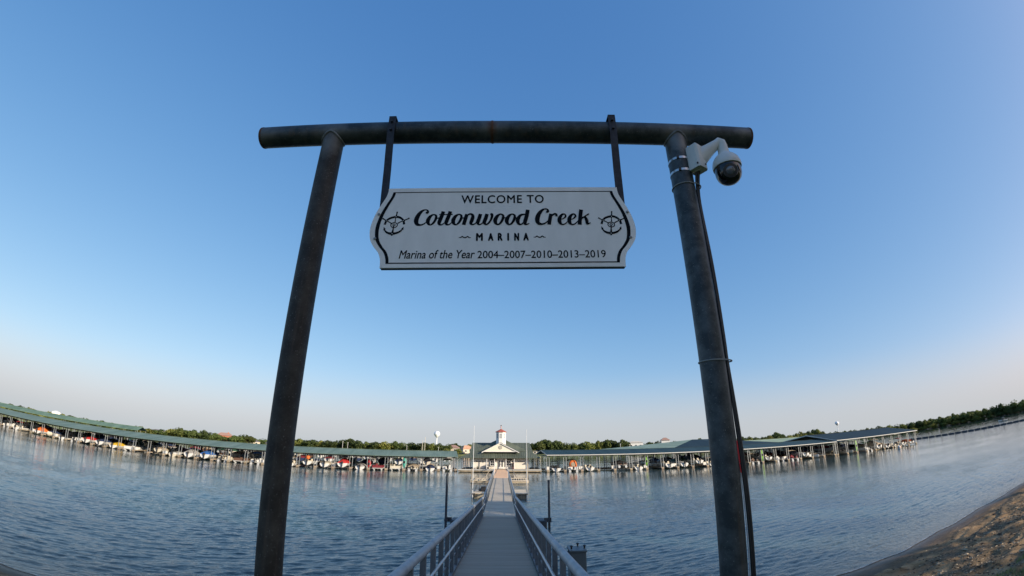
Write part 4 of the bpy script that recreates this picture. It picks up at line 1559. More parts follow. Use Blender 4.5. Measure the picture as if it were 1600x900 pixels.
# siding boards, lower band and corner trim
b = MB()
for i in range(11):
    b.box(bl(-2.55, WY - .022, .78 + i * .235), (13.3, .018, .17))
b.obj('siding', M['wall'], bh)['kind'] = 'stuff'
for x in (-9.2, 4.1, -6.2, .75):
    MB().box(bl(x, WY - .045, 1.95), (.16, .05, 2.7)).obj('corner_trim', M['trim'], bh)
# roofs
EZ = 3.18
b = MB()
slab(b, [(-12.5, 109.0, EZ), (6.95, 109.0, EZ), (5.3, 111.2, 4.30), (-10.3, 111.2, 4.30)])
slab(b, [(-10.3, 111.2, 4.302), (5.3, 111.2, 4.302), (4.55, 116, 6.74), (-10.1, 116, 6.74)])
rf = b.obj('front_roof', M['roof_house'], bh)
b = MB()
slab(b, [(4.55, 116, 6.73), (-10.1, 116, 6.73), (-10.3, 120.8, 4.3), (5.3, 120.8, 4.3)])
slab(b, [(5.3, 120.8, 4.298), (-10.3, 120.8, 4.298), (-12.5, 123.0, EZ), (6.95, 123.0, EZ)])
b.obj('rear_roof', M['roof_house'], bh)
for xe, xi, xr in ((-12.5, -10.3, -10.1), (6.95, 5.3, 4.55)):
    b = MB()
    slab(b, [(xe, 109.0, EZ - .002), (xi, 111.2, 4.296), (xi, 120.8, 4.296), (xe, 123.0, EZ - .002)])
    b.prism([bl(xi, 111.25, 4.25), bl(xi, 120.75, 4.25), bl(xr, 116, 6.66)], (.1 if xe < 0 else -.1, 0, 0))
    b.obj('side_roof', M['roof_house'], bh)
# standing seams as real ribs
b = MB()
x = -12.2
while x < 6.8:
    ye = 109.0 + max(0, (-10.3 - x)) * 1.0 + max(0, (x - 5.3)) * 1.33
    if -10.3 <= x <= 5.3:
        p0, p1 = bl(x, 109.0, EZ + .01), bl(x, 111.2, 4.31)
        b.prism([p0 + Vector((-.02, 0, 0)), p0 + Vector((.02, 0, 0)), p1 + Vector((.02, 0, 0)), p1 + Vector((-.02, 0, 0))], (0, 0, .05))
        if -10.1 < x < 4.6:
            p0, p1 = bl(x, 111.2, 4.31), bl(x, 116, 6.75)
            b.prism([p0 + Vector((-.02, 0, 0)), p0 + Vector((.02, 0, 0)), p1 + Vector((.02, 0, 0)), p1 + Vector((-.02, 0, 0))], (0, 0, .05))
    x += .42
o = b.obj('roof_seams', mat('pale_green_seam', (.17, .195, .15), .5), bh)
o['kind'] = 'stuff'
# raised centre hip that carries the cupola
A = bl(XC, 116, 8.0)
Bp, Dp = bl(XC - 2.6, 116, 6.72), bl(XC + 2.6, 116, 6.72)
Cp, Ep = bl(XC - 6.7, 112.05, 4.72), bl(XC + 6.7, 112.05, 4.72)
Fp = bl(XC, 110.6, 4.45)
A2, C2, E2, F2 = bl(XC, 116, 8.0), bl(XC - 6.7, 120, 4.72), bl(XC + 6.7, 120, 4.72), bl(XC, 121.4, 4.45)
b = MB()
b.add([A, Bp, Cp, Fp, Dp, Ep], [(0, 1, 2), (0, 2, 3), (0, 3, 5), (0, 5, 4)])
b.add([A2, Bp, C2, F2, Dp, E2], [(0, 2, 1), (0, 3, 2), (0, 5, 3), (0, 4, 5)])
b.obj('centre_roof', M['roof_house'], bh)
# white front gable
GYY = 110.35
MB().prism([bl(XC - 4.0, GYY, 4.62), bl(XC + 4.0, GYY, 4.62), bl(XC, GYY, 6.58)], (0, .5, 0)).obj('gable_panel', M['gable'], bh)
for sgn in (-1, 1):
    q = [bl(XC, GYY - .25, 6.76), bl(XC, GYY - .25, 6.50), bl(XC + sgn * 4.55, GYY - .25, 4.30), bl(XC + sgn * 4.55, GYY - .25, 4.52)]
    MB().prism(q, (0, .2, 0)).obj('rake_trim', M['trim'], bh)
    q = [bl(XC, GYY - .3, 6.80), bl(XC + sgn * 4.6, GYY - .3, 4.55), bl(XC + sgn * 4.6, 112.0, 4.75), bl(XC, 113.6, 6.80)]
    MB().prism(q, (0, 0, -.05)).obj('gable_roof', M['roof_house'], bh)
MB().box(bl(XC, GYY - .08, 4.62), (8.0, .1, .14)).obj('gable_sill', M['trim'], bh)
MB().lathe(bl(XC, GYY - .02, 5.62), [(.46, 0), (.46, .06), (.34, .07)], 20, Matrix.Rotation(R(90), 3, 'X')).obj('round_vent', mat('vent_grey', (.42, .40, .34), .6), bh, smooth=40)
# dock floor under and beside the building, and veranda posts
b = MB()
x = -12.4
b = MB().bevel_box(bl(-2.75, 115, .32), (19.4, 16.4, .36), .04)
b.obj('floor_deck', M['dock_wood'], bh)
MB().box(bl(-2.75, 106.75, .55), (19.4, .12, .22)).obj('dock_fascia', M['fascia'], bh)
for x in (-12.0, -11.0, 5.4, 6.5):
    for y in (109.4, 113.5, 117.5, 122.4):
        MB().box(bl(x, y, 1.85), (.13, .13, 2.7)).obj('veranda_post', M['alu_dark'], bh)
for x in (-5.95, -4.1, -1.35, .62):
    MB().box(bl(x, 109.35, 1.9), (.13, .13, 2.5)).obj('porch_post', M['trim'], bh)
# double door
for sx in (-1, 1):
    x = -2.64 + sx * .35
    d = MB().box(bl(x, WY - .06, 1.78), (.66, .08, 2.15)).obj('door', M['trim'], bh)
    MB().box(bl(x, WY - .11, 1.85), (.30, .03, 1.5)).obj('door_glass', M['win'], d)
    MB().box(bl(-2.64 + sx * .07, WY - .13, 1.7), (.03, .05, .2)).obj('handle', M['dark'], d)
for xa, xb in ((-5.05, -4.0), (-1.26, -.16)):
    xm = (xa + xb) / 2
    fr = MB().box(bl(xm, WY - .16, 1.92), (xb - xa + .22, .30, 1.35)).obj('window', M['trim'], bh)
    for i in range(2):
        for j in range(2):
            MB().box(bl(xm + (i - .5) * .54, WY - .325, 1.64 + j * .57), (.46, .03, .50)).obj('pane', M['win'], fr)
    rings = []
    for yy, s_ in ((WY - .05, 1.0), (WY - .45, .98), (WY - .75, .86)):
        ring = []
        for i in range(11):
            a = PI * i / 10
            ring.append(bl(xm + math.cos(a) * .82 * s_, yy, 2.68 + math.sin(a) * .42 * s_ - (1 - s_) * .4))
        rings.append([tuple(p) for p in ring])
    MB().loft(rings).obj('awning', M['awning'], bh)
for x, z, w_, h_ in ((-8.05, 2.32, 1.2, .16), (-6.95, 2.2, .22, .3), (.2, 2.3, .2, .26), (2.3, 2.35, 1.5, .14)):
    MB().box(bl(x, WY - .05, z), (w_, .04, h_)).obj('wall_plaque', M['dark'], bh)
o = thing('vending_machine', 'dark vending machine against the boathouse wall right of the windows', 'vending machine', (.42, 110.1, .5))
MB().bevel_box((0, 0, .8), (.5, .5, 1.6), .03).obj('cabinet', mat('maroon_cabinet', (.10, .03, .03), .4), o)
MB().box((0, -.26, 1.05), (.38, .02, .8)).obj('display', M['win'], o)
o = thing('ice_chest', 'dark ice chest standing against the boathouse wall left of the windows', 'ice chest', (-5.85, 110.0, .5))
MB().bevel_box((0, 0, .55), (.75, .6, 1.1), .03).obj('chest_body', M['dark'], o)
MB().box((0, -.31, .75), (.6, .02, .3)).obj('chest_door', M['fascia'], o)
o = thing('planter', 'small dark planter by the boathouse wall near its left corner', 'planter', (-8.2, 110.0, .5))
MB().lathe((0, 0, 0), [(.14, 0), (.22, .4), (.2, .42)], 10).obj('pot', M['dark'], o)
CR = random.Random(5)
b = MB()
for i in range(60):
    p = Vector((CR.gauss(0, .13), CR.gauss(0, .13), .5 + CR.gauss(0, .12)))
    b.add([p, p + Vector((.1, .02, .03)), p + Vector((.03, .08, .07))], [(0, 1, 2)])
b.obj('leaves', M['leaf_d'], o)
# cupola
b = MB()
oc = lambda r_, z: [tuple(bl(XC + .02 + r_ / math.cos(PI / 8) * math.sin(PI / 8 + i * PI / 4), 113.2 - r_ / math.cos(PI / 8) * math.cos(PI / 8 + i * PI / 4), z)) for i in range(8)]
b.loft([oc(1.2, 6.2), oc(1.2, 9.3)])
cu_ = b.obj('cupola', M['trim'], bh)
b = MB()
b.loft([oc(1.42, 9.26), oc(1.42, 9.34)])
b.add(oc(1.42, 9.341) + [tuple(bl(XC + .02, 113.2, 10.12))], [(i, (i + 1) % 8, 8) for i in range(8)])
b.obj('cupola_roof', M['red_roof'], cu_)
for i in (-1, 0, 1):
    a = i * PI / 4
    r_ = 1.215
    c = bl(XC + .02 + math.sin(a) * r_, 113.2 - math.cos(a) * r_, 8.35)
    for sx in (-.16, .16):
        for j in range(3):
            MB().box(c + Vector((math.cos(a) * sx, math.sin(a) * sx, (j - 1) * .38)), (.24, .04, .31), a).obj('cupola_pane', mat('louvre_grey', (.34, .36, .36), .5) if 'louvre_grey' not in bpy.data.materials else bpy.data.materials['louvre_grey'], cu_)
MB().lathe(bl(XC + .02, 113.2, 10.1), [(.09, 0), (.05, .2), (.13, .34), (.15, .44), (.08, .55), (.02, .62), (.015, .9)], 12).obj('finial', mat('pale_pink_finial', (.55, .30, .25), .5), cu_, smooth=60)
MB().prism([bl(XC - .2, 113.2, 10.78), bl(XC + .1, 113.2, 10.72), bl(XC + .22, 113.2, 10.95), bl(XC - .05, 113.2, 11.02)], (0, .03, 0)).obj('weather_vane', M['dark'], cu_)

# ------------------------------------------------------------------ boats
CM = {}


def paint(name, c, rough=.35, c2=None):
    if name not in CM:
        CM[name] = mat(name, c, rough, col2=c2 or tuple(x * .8 for x in c), scale=1.5, spec=.5)
    return CM[name]


PAINT = {'white': paint('white_gelcoat', (.78, .77, .74)), 'cream': paint('cream_gelcoat', (.68, .62, .50)), 'navy': paint('navy_canvas', (.02, .04, .11), .8), 'red': paint('red_canvas', (.55, .03, .03), .8),
         'blue': paint('blue_canvas', (.03, .13, .42), .8), 'tan': paint('tan_canvas', (.42, .34, .25), .85), 'grey': paint('grey_canvas', (.33, .32, .31), .85), 'black': paint('black_canvas', (.015, .015, .018), .8),
         'maroon': paint('maroon_canvas', (.20, .02, .03), .8), 'green': paint('green_canvas', (.03, .10, .06), .8), 'orange': paint('orange_canvas', (.75, .18, .04), .7), 'yellow': paint('yellow_canvas', (.75, .48, .03), .7),
         'teal': paint('teal_plastic', (.06, .48, .36), .45), 'lime': paint('lime_plastic', (.28, .62, .06), .45), 'brown': paint('brown_gelcoat', (.16, .09, .06), .4), 'silver': paint('silver_tube', (.55, .56, .57), .35)}
MC = {}


def cached(key, fn):
    if key not in MC:
        MC[key] = fn()
    return MC[key]


def hull_mesh(L, W, H, mt):
    b = MB()
    rings = []
    for t, bw, kz, sz in ((0, .92, 0, .88), (.25, 1, 0, .90), (.55, .98, .02, .95), (.78, .78, .10, 1.04), (.92, .42, .30, 1.12), (1.0, .05, .62, 1.18)):
        y = t * L
        hw = W / 2 * bw
        rings.append([(-hw, y, H * sz), (-hw * .96, y, H * (.55 + .2 * kz)), (-hw * .72, y, H * (.12 + kz * .55)), (0, y, -H * .22 + kz * H * .75), (hw * .72, y, H * (.12 + kz * .55)), (hw * .96, y, H * (.55 + .2 * kz)), (hw, y, H * sz),
                      (hw * .8, y, H * sz * .93), (-hw * .8, y, H * sz * .93)])
    b.loft(rings)
    return b.mesh('hull', mt, 40)


def cover_mesh(L, W, H, peak, mt):
    b = MB()
    rings = []
    for t, bw, p in ((.01, .9, .35), (.12, .98, .6), (.38, 1.0, 1.0), (.62, .96, .72), (.8, .76, .38), (.97, .14, .12)):
        hw = W / 2 * bw * 1.02
        y = t * L
        zz = H * (.9 + .28 * max(0, t - .5) * 1.1)
        rings.append([(-hw, y, zz - .14), (-hw, y, zz + .02), (-hw * .6, y, zz + peak * p * .72), (0, y, zz + peak * p), (hw * .6, y, zz + peak * p * .72), (hw, y, zz + .02), (hw, y, zz - .14)])
    b.loft(rings)
    return b.mesh('canvas_cover', mt, 35)


def motor_mesh():
    b = MB()
    b.bevel_box((0, -.28, .95), (.38, .5, .5), .07)
    b.box((0, -.25, .45), (.16, .22, .7))
    b.box((0, -.3, .0), (.10, .35, .3))
    return b.mesh('outboard_motor', M['dark'], 30)


def glass_mesh(W):
    b = MB()
    b.prism([(-W * .42, 0, 0), (W * .42, 0, 0), (W * .34, .22, .42), (-W * .34, .22, .42)], (0, .03, .0))
    return b.mesh('windshield', M['win'])


def seats_mesh(W, mt):
    b = MB()
    for x in (-W * .24, W * .24):
        b.bevel_box((x, 0, .2), (.5, .5, .35), .06)
        b.bevel_box((x, .22, .5), (.5, .12, .5), .05)
    b.bevel_box((0, -1.2, .2), (W * .7, .5, .38), .06)
    return b.mesh('seats', mt, 30)


def bimini_mesh(W, L_, mt, z=2.05):
    b = MB()
    rings = []
    for i in range(6):
        t = i / 5
        y = L_ * (t - .5)
        zz = z + .16 * math.sin(PI * t)
        rings.append([(-W / 2, y, zz - .12), (-W * .3, y, zz + .03), (0, y, zz + .07), (W * .3, y, zz + .03), (W / 2, y, zz - .12), (W / 2, y, zz - .16), (0, y, zz + .02), (-W / 2, y, zz - .16)])
    b.loft(rings)
    return b.mesh('bimini_top', mt, 40)


def frame_mesh(W, L_, z=2.0):
    b = MB()
    for sx in (-1, 1):
        b.tube([(sx * W / 2 * .98, 0, .85), (sx * W / 2 * .96, -L_ / 2, z - .1)], .018, 4)
        b.tube([(sx * W / 2 * .98, 0, .85), (sx * W / 2 * .96, L_ / 2, z - .1)], .018, 4)
    return b.mesh('bimini_frame', PAINT['silver'])


def runabout(loc, rz, label, hull='white', cover=None, top=None, lift=0.0, seat='cream', L=6.0, W=2.3, group=None, peak=.7, motor=True, big=1.0):
    t = thing('motorboat', label, 'boat', (loc[0], loc[1], loc[2] + lift), rz, group)
    H = .85 * big
    L *= big
    W *= min(big, 1.12)
    link('hull', cached(('h', L, W, H, hull), lambda: hull_mesh(L, W, H, PAINT[hull])), t)
    if cover:
        link('canvas_cover', cached(('c', L, W, H, peak, cover), lambda: cover_mesh(L, W, H, peak, PAINT[cover])), t)
    else:
        link('windshield', cached(('g', W), lambda: glass_mesh(W)), t, (0, L * .48, H * .93))
        link('seats', cached(('s', W, seat), lambda: seats_mesh(W, PAINT[seat])), t, (0, L * .30, H * .62))
    if top:
        link('bimini_top', cached(('b', W, top), lambda: bimini_mesh(W, 2.3, PAINT[top])), t, (0, L * .38, .15))
        link('bimini_frame', cached(('f', W), lambda: frame_mesh(W, 2.3)), t, (0, L * .38, .1))
    if not top and not cover and len(label) % 3 != 0:
        cm_ = 'black' if len(label) % 2 else 'silver'
        tw = link('tow_tower', cached(('tw', W, cm_), lambda: tower_mesh(W, PAINT[cm_])), t, (0, L * .45, H * .9))
        tw['kind'] = 'stuff'
    if motor:
        link('outboard_motor', cached(('m',), motor_mesh), t)
    return t


def tower_mesh(W, mt):
    b = MB()
    for sy in (-.25, .25):
        b.tube([(-W * .46, sy, .0), (-W * .40, sy * .6 - .2, 1.15), (-W * .2, sy * .4 - .3, 1.45), (W * .2, sy * .4 - .3, 1.45), (W * .40, sy * .6 - .2, 1.15), (W * .46, sy, .0)], .035, 5)
    b.box((0, -.3, 1.40), (W * .5, .5, .05))
    return b.mesh('tow_tower', mt)


def pontoon(loc, rz, label, fence='white', top=None, cover=None, group=None, lift=0.0):
    t = thing('pontoon_boat', label, 'boat', (loc[0], loc[1], loc[2] + lift), rz, group)

    def tubes():
        b = MB()
        b.tube([(0, .1, .1), (0, 5.3, .1), (0, 6.1, .3)], [.3, .3, .06], 10)
        return b.mesh('pontoon_tube', PAINT['silver'], 50)

    tm = cached(('pt',), tubes)
    for sx in (-.85, .85):
        link('pontoon_tube', tm, t, (sx, 0, 0))
    link('deck', cached(('pd',), lambda: MB().bevel_box((0, 3.0, .47), (2.45, 5.7, .12), .02).mesh('deck', M['fascia'])), t)

    def fen():
        b = MB()
        for sx in (-1.17, 1.17):
            b.box((sx, 3.1, .82), (.04, 5.0, .55))
        b.box((-.62, .62, .82), (1.1, .04, .55))
        b.box((.75, .62, .82), (.84, .04, .55))
        b.box((0, 5.6, .82), (2.3, .04, .55))
        b.bevel_box((-.7, 1.3, .75), (.8, 1.1, .42), .05)
        b.bevel_box((.75, 4.2, .75), (.7, 1.8, .42), .05)
        b.bevel_box((.6, 2.4, .95), (.6, .5, .8), .05)
        return b.mesh('fence_panel', PAINT[fence])
    link('fence_panel', cached(('pf', fence), fen), t)
    if cover:
        link('canvas_cover', cached(('pc', cover), lambda: cover_mesh(5.6, 2.5, 1.05, .55, PAINT[cover])), t, (0, .3, .08))
    if top:
        link('bimini_top', cached(('b', 2.4, top), lambda: bimini_mesh(2.4, 2.3, PAINT[top])), t, (0, 2.3, .5))
        link('bimini_frame', cached(('f', 2.4), lambda: frame_mesh(2.4, 2.3)), t, (0, 2.3, .45))
    link('outboard_motor', cached(('m',), motor_mesh), t, (0, .15, 0))
    return t


def jetski(loc, rz, label, col='white', group=None):
    t = thing('jet_ski', label, 'jet ski', loc, rz, group)
    link('hull', cached(('jh', col), lambda: hull_mesh(2.9, 1.1, .5, PAINT[col])), t, (0, 0, .15))

    def top():
        b = MB()
        b.bevel_box((0, 1.0, .72), (.42, 1.5, .3), .06)
        b.bevel_box((0, 1.95, .85), (.5, .4, .35), .08)
        b.tube([(-.35, 1.8, 1.08), (.35, 1.8, 1.08)], .03, 5)
        return b.mesh('seat', PAINT['black'], 30)
    link('seat', cached(('js',), top), t)
    return t


def kayak(loc, label, col, h=2.9):
    """stored upright against a dock post"""
    t = thing('kayak', label, 'kayak', loc)
    b = MB()
    rings = []
    for i in range(11):
        s_ = i / 10
        w_ = max(.03, .42 * math.sin(PI * min(1, s_ * .94 + .03)) ** .55)
        rings.append([(w_ * math.cos(a * PI / 4), w_ * .55 * math.sin(a * PI / 4), s_ * h) for a in range(8)])
    b.loft(rings)
    b.obj('hull', PAINT[col], t, smooth=50)
    MB().lathe((0, -.2, h * .5), [(.17, 0), (.2, .03), (.17, .05)], 12, Matrix.Rotation(R(90), 3, 'X') @ Matrix.Diagonal((1, 1.6, 1))).obj('cockpit_rim', PAINT['black'], t)
    return t


# ------------------------------------------------------------------ covered docks
PITCH = 4.1


class Dock:
    def __init__(s, label, ox, oy, ang, n, depth, eave, ridge, roofF, roofB, roof_th=.12, full=True, fascia=True, ridge_at=.5):
        s.ox, s.oy, s.ang, s.n, s.depth, s.eave, s.ridge = ox, oy, ang, n, depth, eave, ridge
        L_ = n * PITCH
        s.t = thing('covered_dock', label, 'covered dock', (ox, oy, 0), ang)
        t = s.t
        yr = depth * ridge_at
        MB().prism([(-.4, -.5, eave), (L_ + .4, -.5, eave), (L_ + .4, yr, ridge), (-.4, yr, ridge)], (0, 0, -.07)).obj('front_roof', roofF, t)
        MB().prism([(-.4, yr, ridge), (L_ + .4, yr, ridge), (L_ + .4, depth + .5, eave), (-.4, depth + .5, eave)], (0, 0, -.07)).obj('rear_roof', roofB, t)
        MB().box((L_ / 2, yr, ridge + .03), (L_ + .8, .45, .05)).obj('ridge_cap', roofF, t)
        if fascia:
            MB().box((L_ / 2, -.55, eave - .09), (L_ + .8, .06, .17)).obj('front_fascia', M['fascia'], t)
            for x in (-.42, L_ + .42):
                MB().prism([(x, -.5, eave + .02), (x, yr, ridge + .02), (x, depth + .5, eave + .02), (x, depth + .5, eave - .2), (x, yr, ridge - .22), (x, -.5, eave - .2)], (.04, 0, 0)).obj('gable_fascia', M['fascia'], t)
        pm = MB().box((0, 0, 0), (.11, .11, eave - .1)).mesh('post', M['post'])
        rows = [(.3, .32), (6.6, 0)] + ([(depth - 6.6, 0), (depth - .3, 0)] if full else [(depth - .3, 0)])
        for i in range(n + 1):
            for y, off in rows:
                for dx in ((-off, off) if off else (0,)):
                    link('post', pm, t, (i * PITCH + dx, y, (eave - .1) / 2 + .05))
        if full:
            MB().bevel_box((L_ / 2, depth / 2, .32), (L_ + .4, 1.7, .42), .03).obj('walkway', M['dock_wood'], t)
            fm = MB().box((0, 3.3, .40), (.75, 6.1, .16)).box((0, .25, .20), (.6, .35, .34)).mesh('finger_pier', M['dock_wood'])
            for i in range(n + 1):
                link('finger_pier', fm, t, (i * PITCH, 0, 0))
            MB().box((L_ / 2, 6.6, eave - .35), (L_, .1, .25)).obj('roof_beam', M['post'], t)
            tr = MB().box((0, depth / 2, eave - .22), (.1, depth - .6, .16)).mesh('rafter_beam', M['post'])
            for i in range(n + 1):
                link('rafter_beam', tr, t, (i * PITCH, 0, 0))

    def world(s, x, y, z=0.0):
        c, q = math.cos(s.ang), math.sin(s.ang)
        return (s.ox + x * c - y * q, s.oy + x * q + y * c, z)

    def slip(s, i, y=.4):
        return s.world((i + .5) * PITCH + .05, y)

    def slip_for(s, az):
        best = min(range(s.n), key=lambda i: abs(math.degrees(math.atan2(s.slip(i)[0], s.slip(i)[1])) - az))
        return best


AL = R(9.8)
NL = 33
xl, yl = -13.3 - NL * PITCH * math.cos(AL), 109.3 - NL * PITCH * math.sin(AL)
DL = Dock('long low covered dock with a green metal roof stretching left of the boathouse', xl, yl, AL, NL, 15.0, 3.38, 4.62, M['roof_teal'], M['roof_green'], fascia=False)
DR = Dock('covered dock with a dark metal roof and pale fascia stretching right of the boathouse', 8.6, 107.6, R(6.5), 20, 15.0, 3.92, 4.95, M['roof_dark'], M['roof_light'])
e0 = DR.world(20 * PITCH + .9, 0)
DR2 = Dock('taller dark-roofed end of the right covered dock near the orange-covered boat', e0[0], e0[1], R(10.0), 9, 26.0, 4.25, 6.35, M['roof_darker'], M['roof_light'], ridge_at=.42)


def front_left(i):
    return '%s slip left of the boathouse' % ORD[NL - i]


spec = {}   # dock, slip -> builder


def put(d, az, fn):
    i = d.slip_for(az)
    while (id(d), i) in spec:
        i += 1 if d is not DL else -1
        if i < 0 or i >= d.n:
            return
    spec[(id(d), i)] = fn


put(DL, -8.2, lambda p, r_, w_: pontoon(p, r_, 'white and cream pontoon boat in the %s' % w_, 'white', top='teal' if False else 'green'))
put(DL, -9.9, lambda p, r_, w_: runabout(p, r_, 'boat with navy bimini and navy cover in the %s' % w_, cover='navy', top='navy'))
put(DL, -11.6, lambda p, r_, w_: pontoon(p, r_, 'tan and white pontoon boat in the %s' % w_, 'cream', cover='tan'))
put(DL, -20.0, lambda p, r_, w_: runabout(p, r_, 'boat under a bright red canvas cover in the %s' % w_, cover='red', lift=.55, big=1.15, peak=1.1))
put(DL, -18.2, lambda p, r_, w_: runabout(p, r_, 'low boat under a grey peaked cover in the %s' % w_, cover='grey'))
put(DL, -24.3, lambda p, r_, w_: runabout(p, r_, 'white speedboat raised on a lift in the %s' % w_, lift=.7))
put(DL, -30.6, lambda p, r_, w_: pontoon(p, r_, 'pontoon boat with a bright blue top in the %s' % w_, 'white', top='blue'))
put(DL, -36.3, lambda p, r_, w_: runabout(p, r_, 'large boat under a blue canvas cover in the %s' % w_, cover='blue', lift=.5, big=1.2, peak=1.1))
put(DL, -38.2, lambda p, r_, w_: runabout(p, r_, 'boat under a large grey canvas cover in the %s' % w_, cover='grey', lift=.4, big=1.2, peak=1.2))
put(DL, -45.3, lambda p, r_, w_: runabout(p, r_, 'boat under a yellow cover in the %s' % w_, cover='yellow', lift=.2))
put(DL, -47.0, lambda p, r_, w_: runabout(p, r_, 'boat under a dark navy cover in the %s' % w_, cover='navy', lift=.5, big=1.15))
put(DL, -48.2, lambda p, r_, w_: runabout(p, r_, 'boat under a red canvas cover in the %s' % w_, cover='red', lift=.5, big=1.1))
put(DL, -52.9, lambda p, r_, w_: runabout(p, r_, 'boat under an orange cover in the %s' % w_, cover='orange', lift=.4, peak=1.2))
put(DL, -54.8, lambda p, r_, w_: runabout(p, r_, 'white boat with a red bimini top in the %s' % w_, top='red'))
put(DR, 5.0, lambda p, r_, w_: runabout(p, r_, 'open white speedboat with dark seats in the %s' % w_, seat='black', lift=.15))
put(DR, 7.1, lambda p, r_, w_: pontoon(p, r_, 'pontoon boat with a dark arched bimini top in the %s' % w_, 'white', top='black'))
put(DR, 8.8, lambda p, r_, w_: runabout(p, r_, 'white speedboat with its black outboard raised in the %s' % w_, seat='cream', lift=.2))
put(DR, 10.8, None)
put(DR, 12.8, lambda p, r_, w_: pontoon(p, r_, 'boat under a tall black cover in the %s' % w_, 'brown', cover='black', lift=.8))
put(DR, 16.3, lambda p, r_, w_: runabout(p, r_, 'white boat low in the water in the %s' % w_))
put(DR, 18.2, None)
put(DR, 20.0, lambda p, r_, w_: runabout(p, r_, 'white cruiser with cream seats in the %s' % w_, lift=.4, big=1.15))
put(DR, 23.0, lambda p, r_, w_: runabout(p, r_, 'bright white speedboat high on a lift in the %s' % w_, lift=1.0))
put(DR, 29.1, lambda p, r_, w_: pontoon(p, r_, 'pontoon boat with a tan bimini top in the %s' % w_, 'brown', top='tan'))
put(DR, 30.8, lambda p, r_, w_: runabout(p, r_, 'sleek white speedboat on a lift in the %s' % w_, lift=.7))
put(DR, 34.9, lambda p, r_, w_: runabout(p, r_, 'white-covered speedboat on a lift in the %s' % w_, lift=.8, cover='white', peak=.35))
put(DR2, 42.0, lambda p, r_, w_: runabout(p, r_, 'large boat under a tan gabled canopy in the %s' % w_, cover='tan', big=1.25, peak=1.6, lift=.5))
put(DR2, 43.2, lambda p, r_, w_: runabout(p, r_, 'boat under a sloping grey-tan cover in the %s' % w_, cover='tan', lift=.3))
put(DR2, 44.6, lambda p, r_, w_: runabout(p, r_, 'white speedboat with a maroon bimini top in the %s' % w_, top='maroon', lift=.3))
put(DR2, 45.2, lambda p, r_, w_: runabout(p, r_, 'boat under an orange cover in the %s' % w_, cover='orange', lift=.4))

HULLS = ['white', 'white', 'white', 'cream', 'cream', 'brown', 'white']
COVERS = ['tan', 'black', 'navy', 'grey', 'cream', 'tan', 'maroon', 'green', 'black', 'white']


def back_boat(p, r_, where, rg, group):
    """bulky covered boats on lifts, half hidden in the shade"""
    k = rg.random()
    cv = rg.choice(('black', 'navy', 'tan', 'green', 'black', 'maroon', 'grey'))
    hull = rg.choice(('white', 'brown', 'navy', 'cream', 'white'))
    if k < .72:
        return runabout(p, r_, '%s boat under a %s cover in the %s' % (hull, cv, where), hull, cover=cv, lift=rg.choice((.5, .8, 1.1)), group=group, peak=rg.choice((.8, 1.1)), big=rg.choice((1.15, 1.3)))
    return pontoon(p, r_, 'pontoon boat under a %s cover in the %s' % (cv, where), rg.choice(('grey', 'brown', 'white')), cover=cv, top=rg.choice((None, cv)), group=group, lift=rg.choice((.3, .8)))


def random_boat(p, r_, where, rg, dark=False, group=None):
    if dark and rg.random() < .75:
        return back_boat(p, r_, where, rg, group)
    k = rg.random()
    jit = rg.uniform(-.5, .6)
    c, q = math.cos(r_), math.sin(r_)
    p = (p[0] - q * jit, p[1] + c * jit, 0)
    hull = rg.choice(HULLS)
    if k < .30:
        cv = rg.choice(COVERS[:4] if dark else COVERS)
        return runabout(p, r_, '%s boat under a %s cover in the %s' % (hull, cv, where), hull, cover=cv, lift=rg.choice((0, 0, .4, .7)), group=group, peak=rg.choice((.5, .8)))
    if k < .62:
        tp = rg.choice((None, 'tan', 'navy', 'black', 'green', 'maroon', None))
        st = rg.choice(('cream', 'black', 'tan'))
        return runabout(p, r_, ('%s boat, %s seats' % (hull, st)) + (', %s bimini' % tp if tp else ', open top') + ', ' + where, hull, top=tp, seat=st, lift=rg.choice((0, .1, .5, .8)), group=group)
    if k < .90:
        tp = rg.choice(('tan', 'navy', 'black', 'green', 'grey', None))
        fc = rg.choice(('white', 'cream', 'grey', 'maroon', 'white', 'brown'))
        return pontoon(p, r_, ('pontoon boat, %s sides' % fc) + (', %s bimini' % tp if tp else ', no top') + ', ' + where, fc, top=tp, group=group)
    return jetski(p, r_, 'small %s jet ski in the %s' % ('white', where), 'white', group)


rb = random.Random(21)
NSL = {}
for d, wf, grp in ((DL, front_left, 'boats in the front slips of the left dock'), (DR, lambda i: '%s slip right of the boathouse' % ORD[i + 1], 'boats in the front slips of the right dock'),
                   (DR2, lambda i: '%s slip of the tall dock end' % ORD[i + 1], 'boats in the front slips of the right dock end')):
    for i in range(d.n):
        p = d.slip(i)
        key = (id(d), i)
        bow_out = rb.random() < .3
        r_ = d.ang
        if key in spec:
            fn = spec[key]
            if fn is None:
                continue
            o = fn(p, r_, wf(i))
            o['group'] = grp
        elif rb.random() < .93:
            if bow_out:
                p = d.slip(i, 6.4)
                r_ = d.ang + PI
            random_boat(p, r_, wf(i), rb, group=grp)
# boats in the rear slips, in the shade of the same roofs
for d, where, grp in ((DL, 'rear slips of the left covered dock', 'boats in the rear slips of the left dock'), (DR, 'rear slips of the right covered dock', 'boats in the rear slips of the right dock'),
                      (DR2, 'rear slips of the tall-roofed dock end', 'boats in the rear slips of the right dock end')):
    for i in range(d.n):
        if d is DR and i < 6 or d is DL and i > d.n - 4:
            continue
        if rb.random() < .9:
            p = d.slip(i, d.depth - .4 - (8 if d is DR2 and rb.random() < .5 else 0))
            random_boat(p, d.ang + PI, where, rb, dark=True, group=grp)

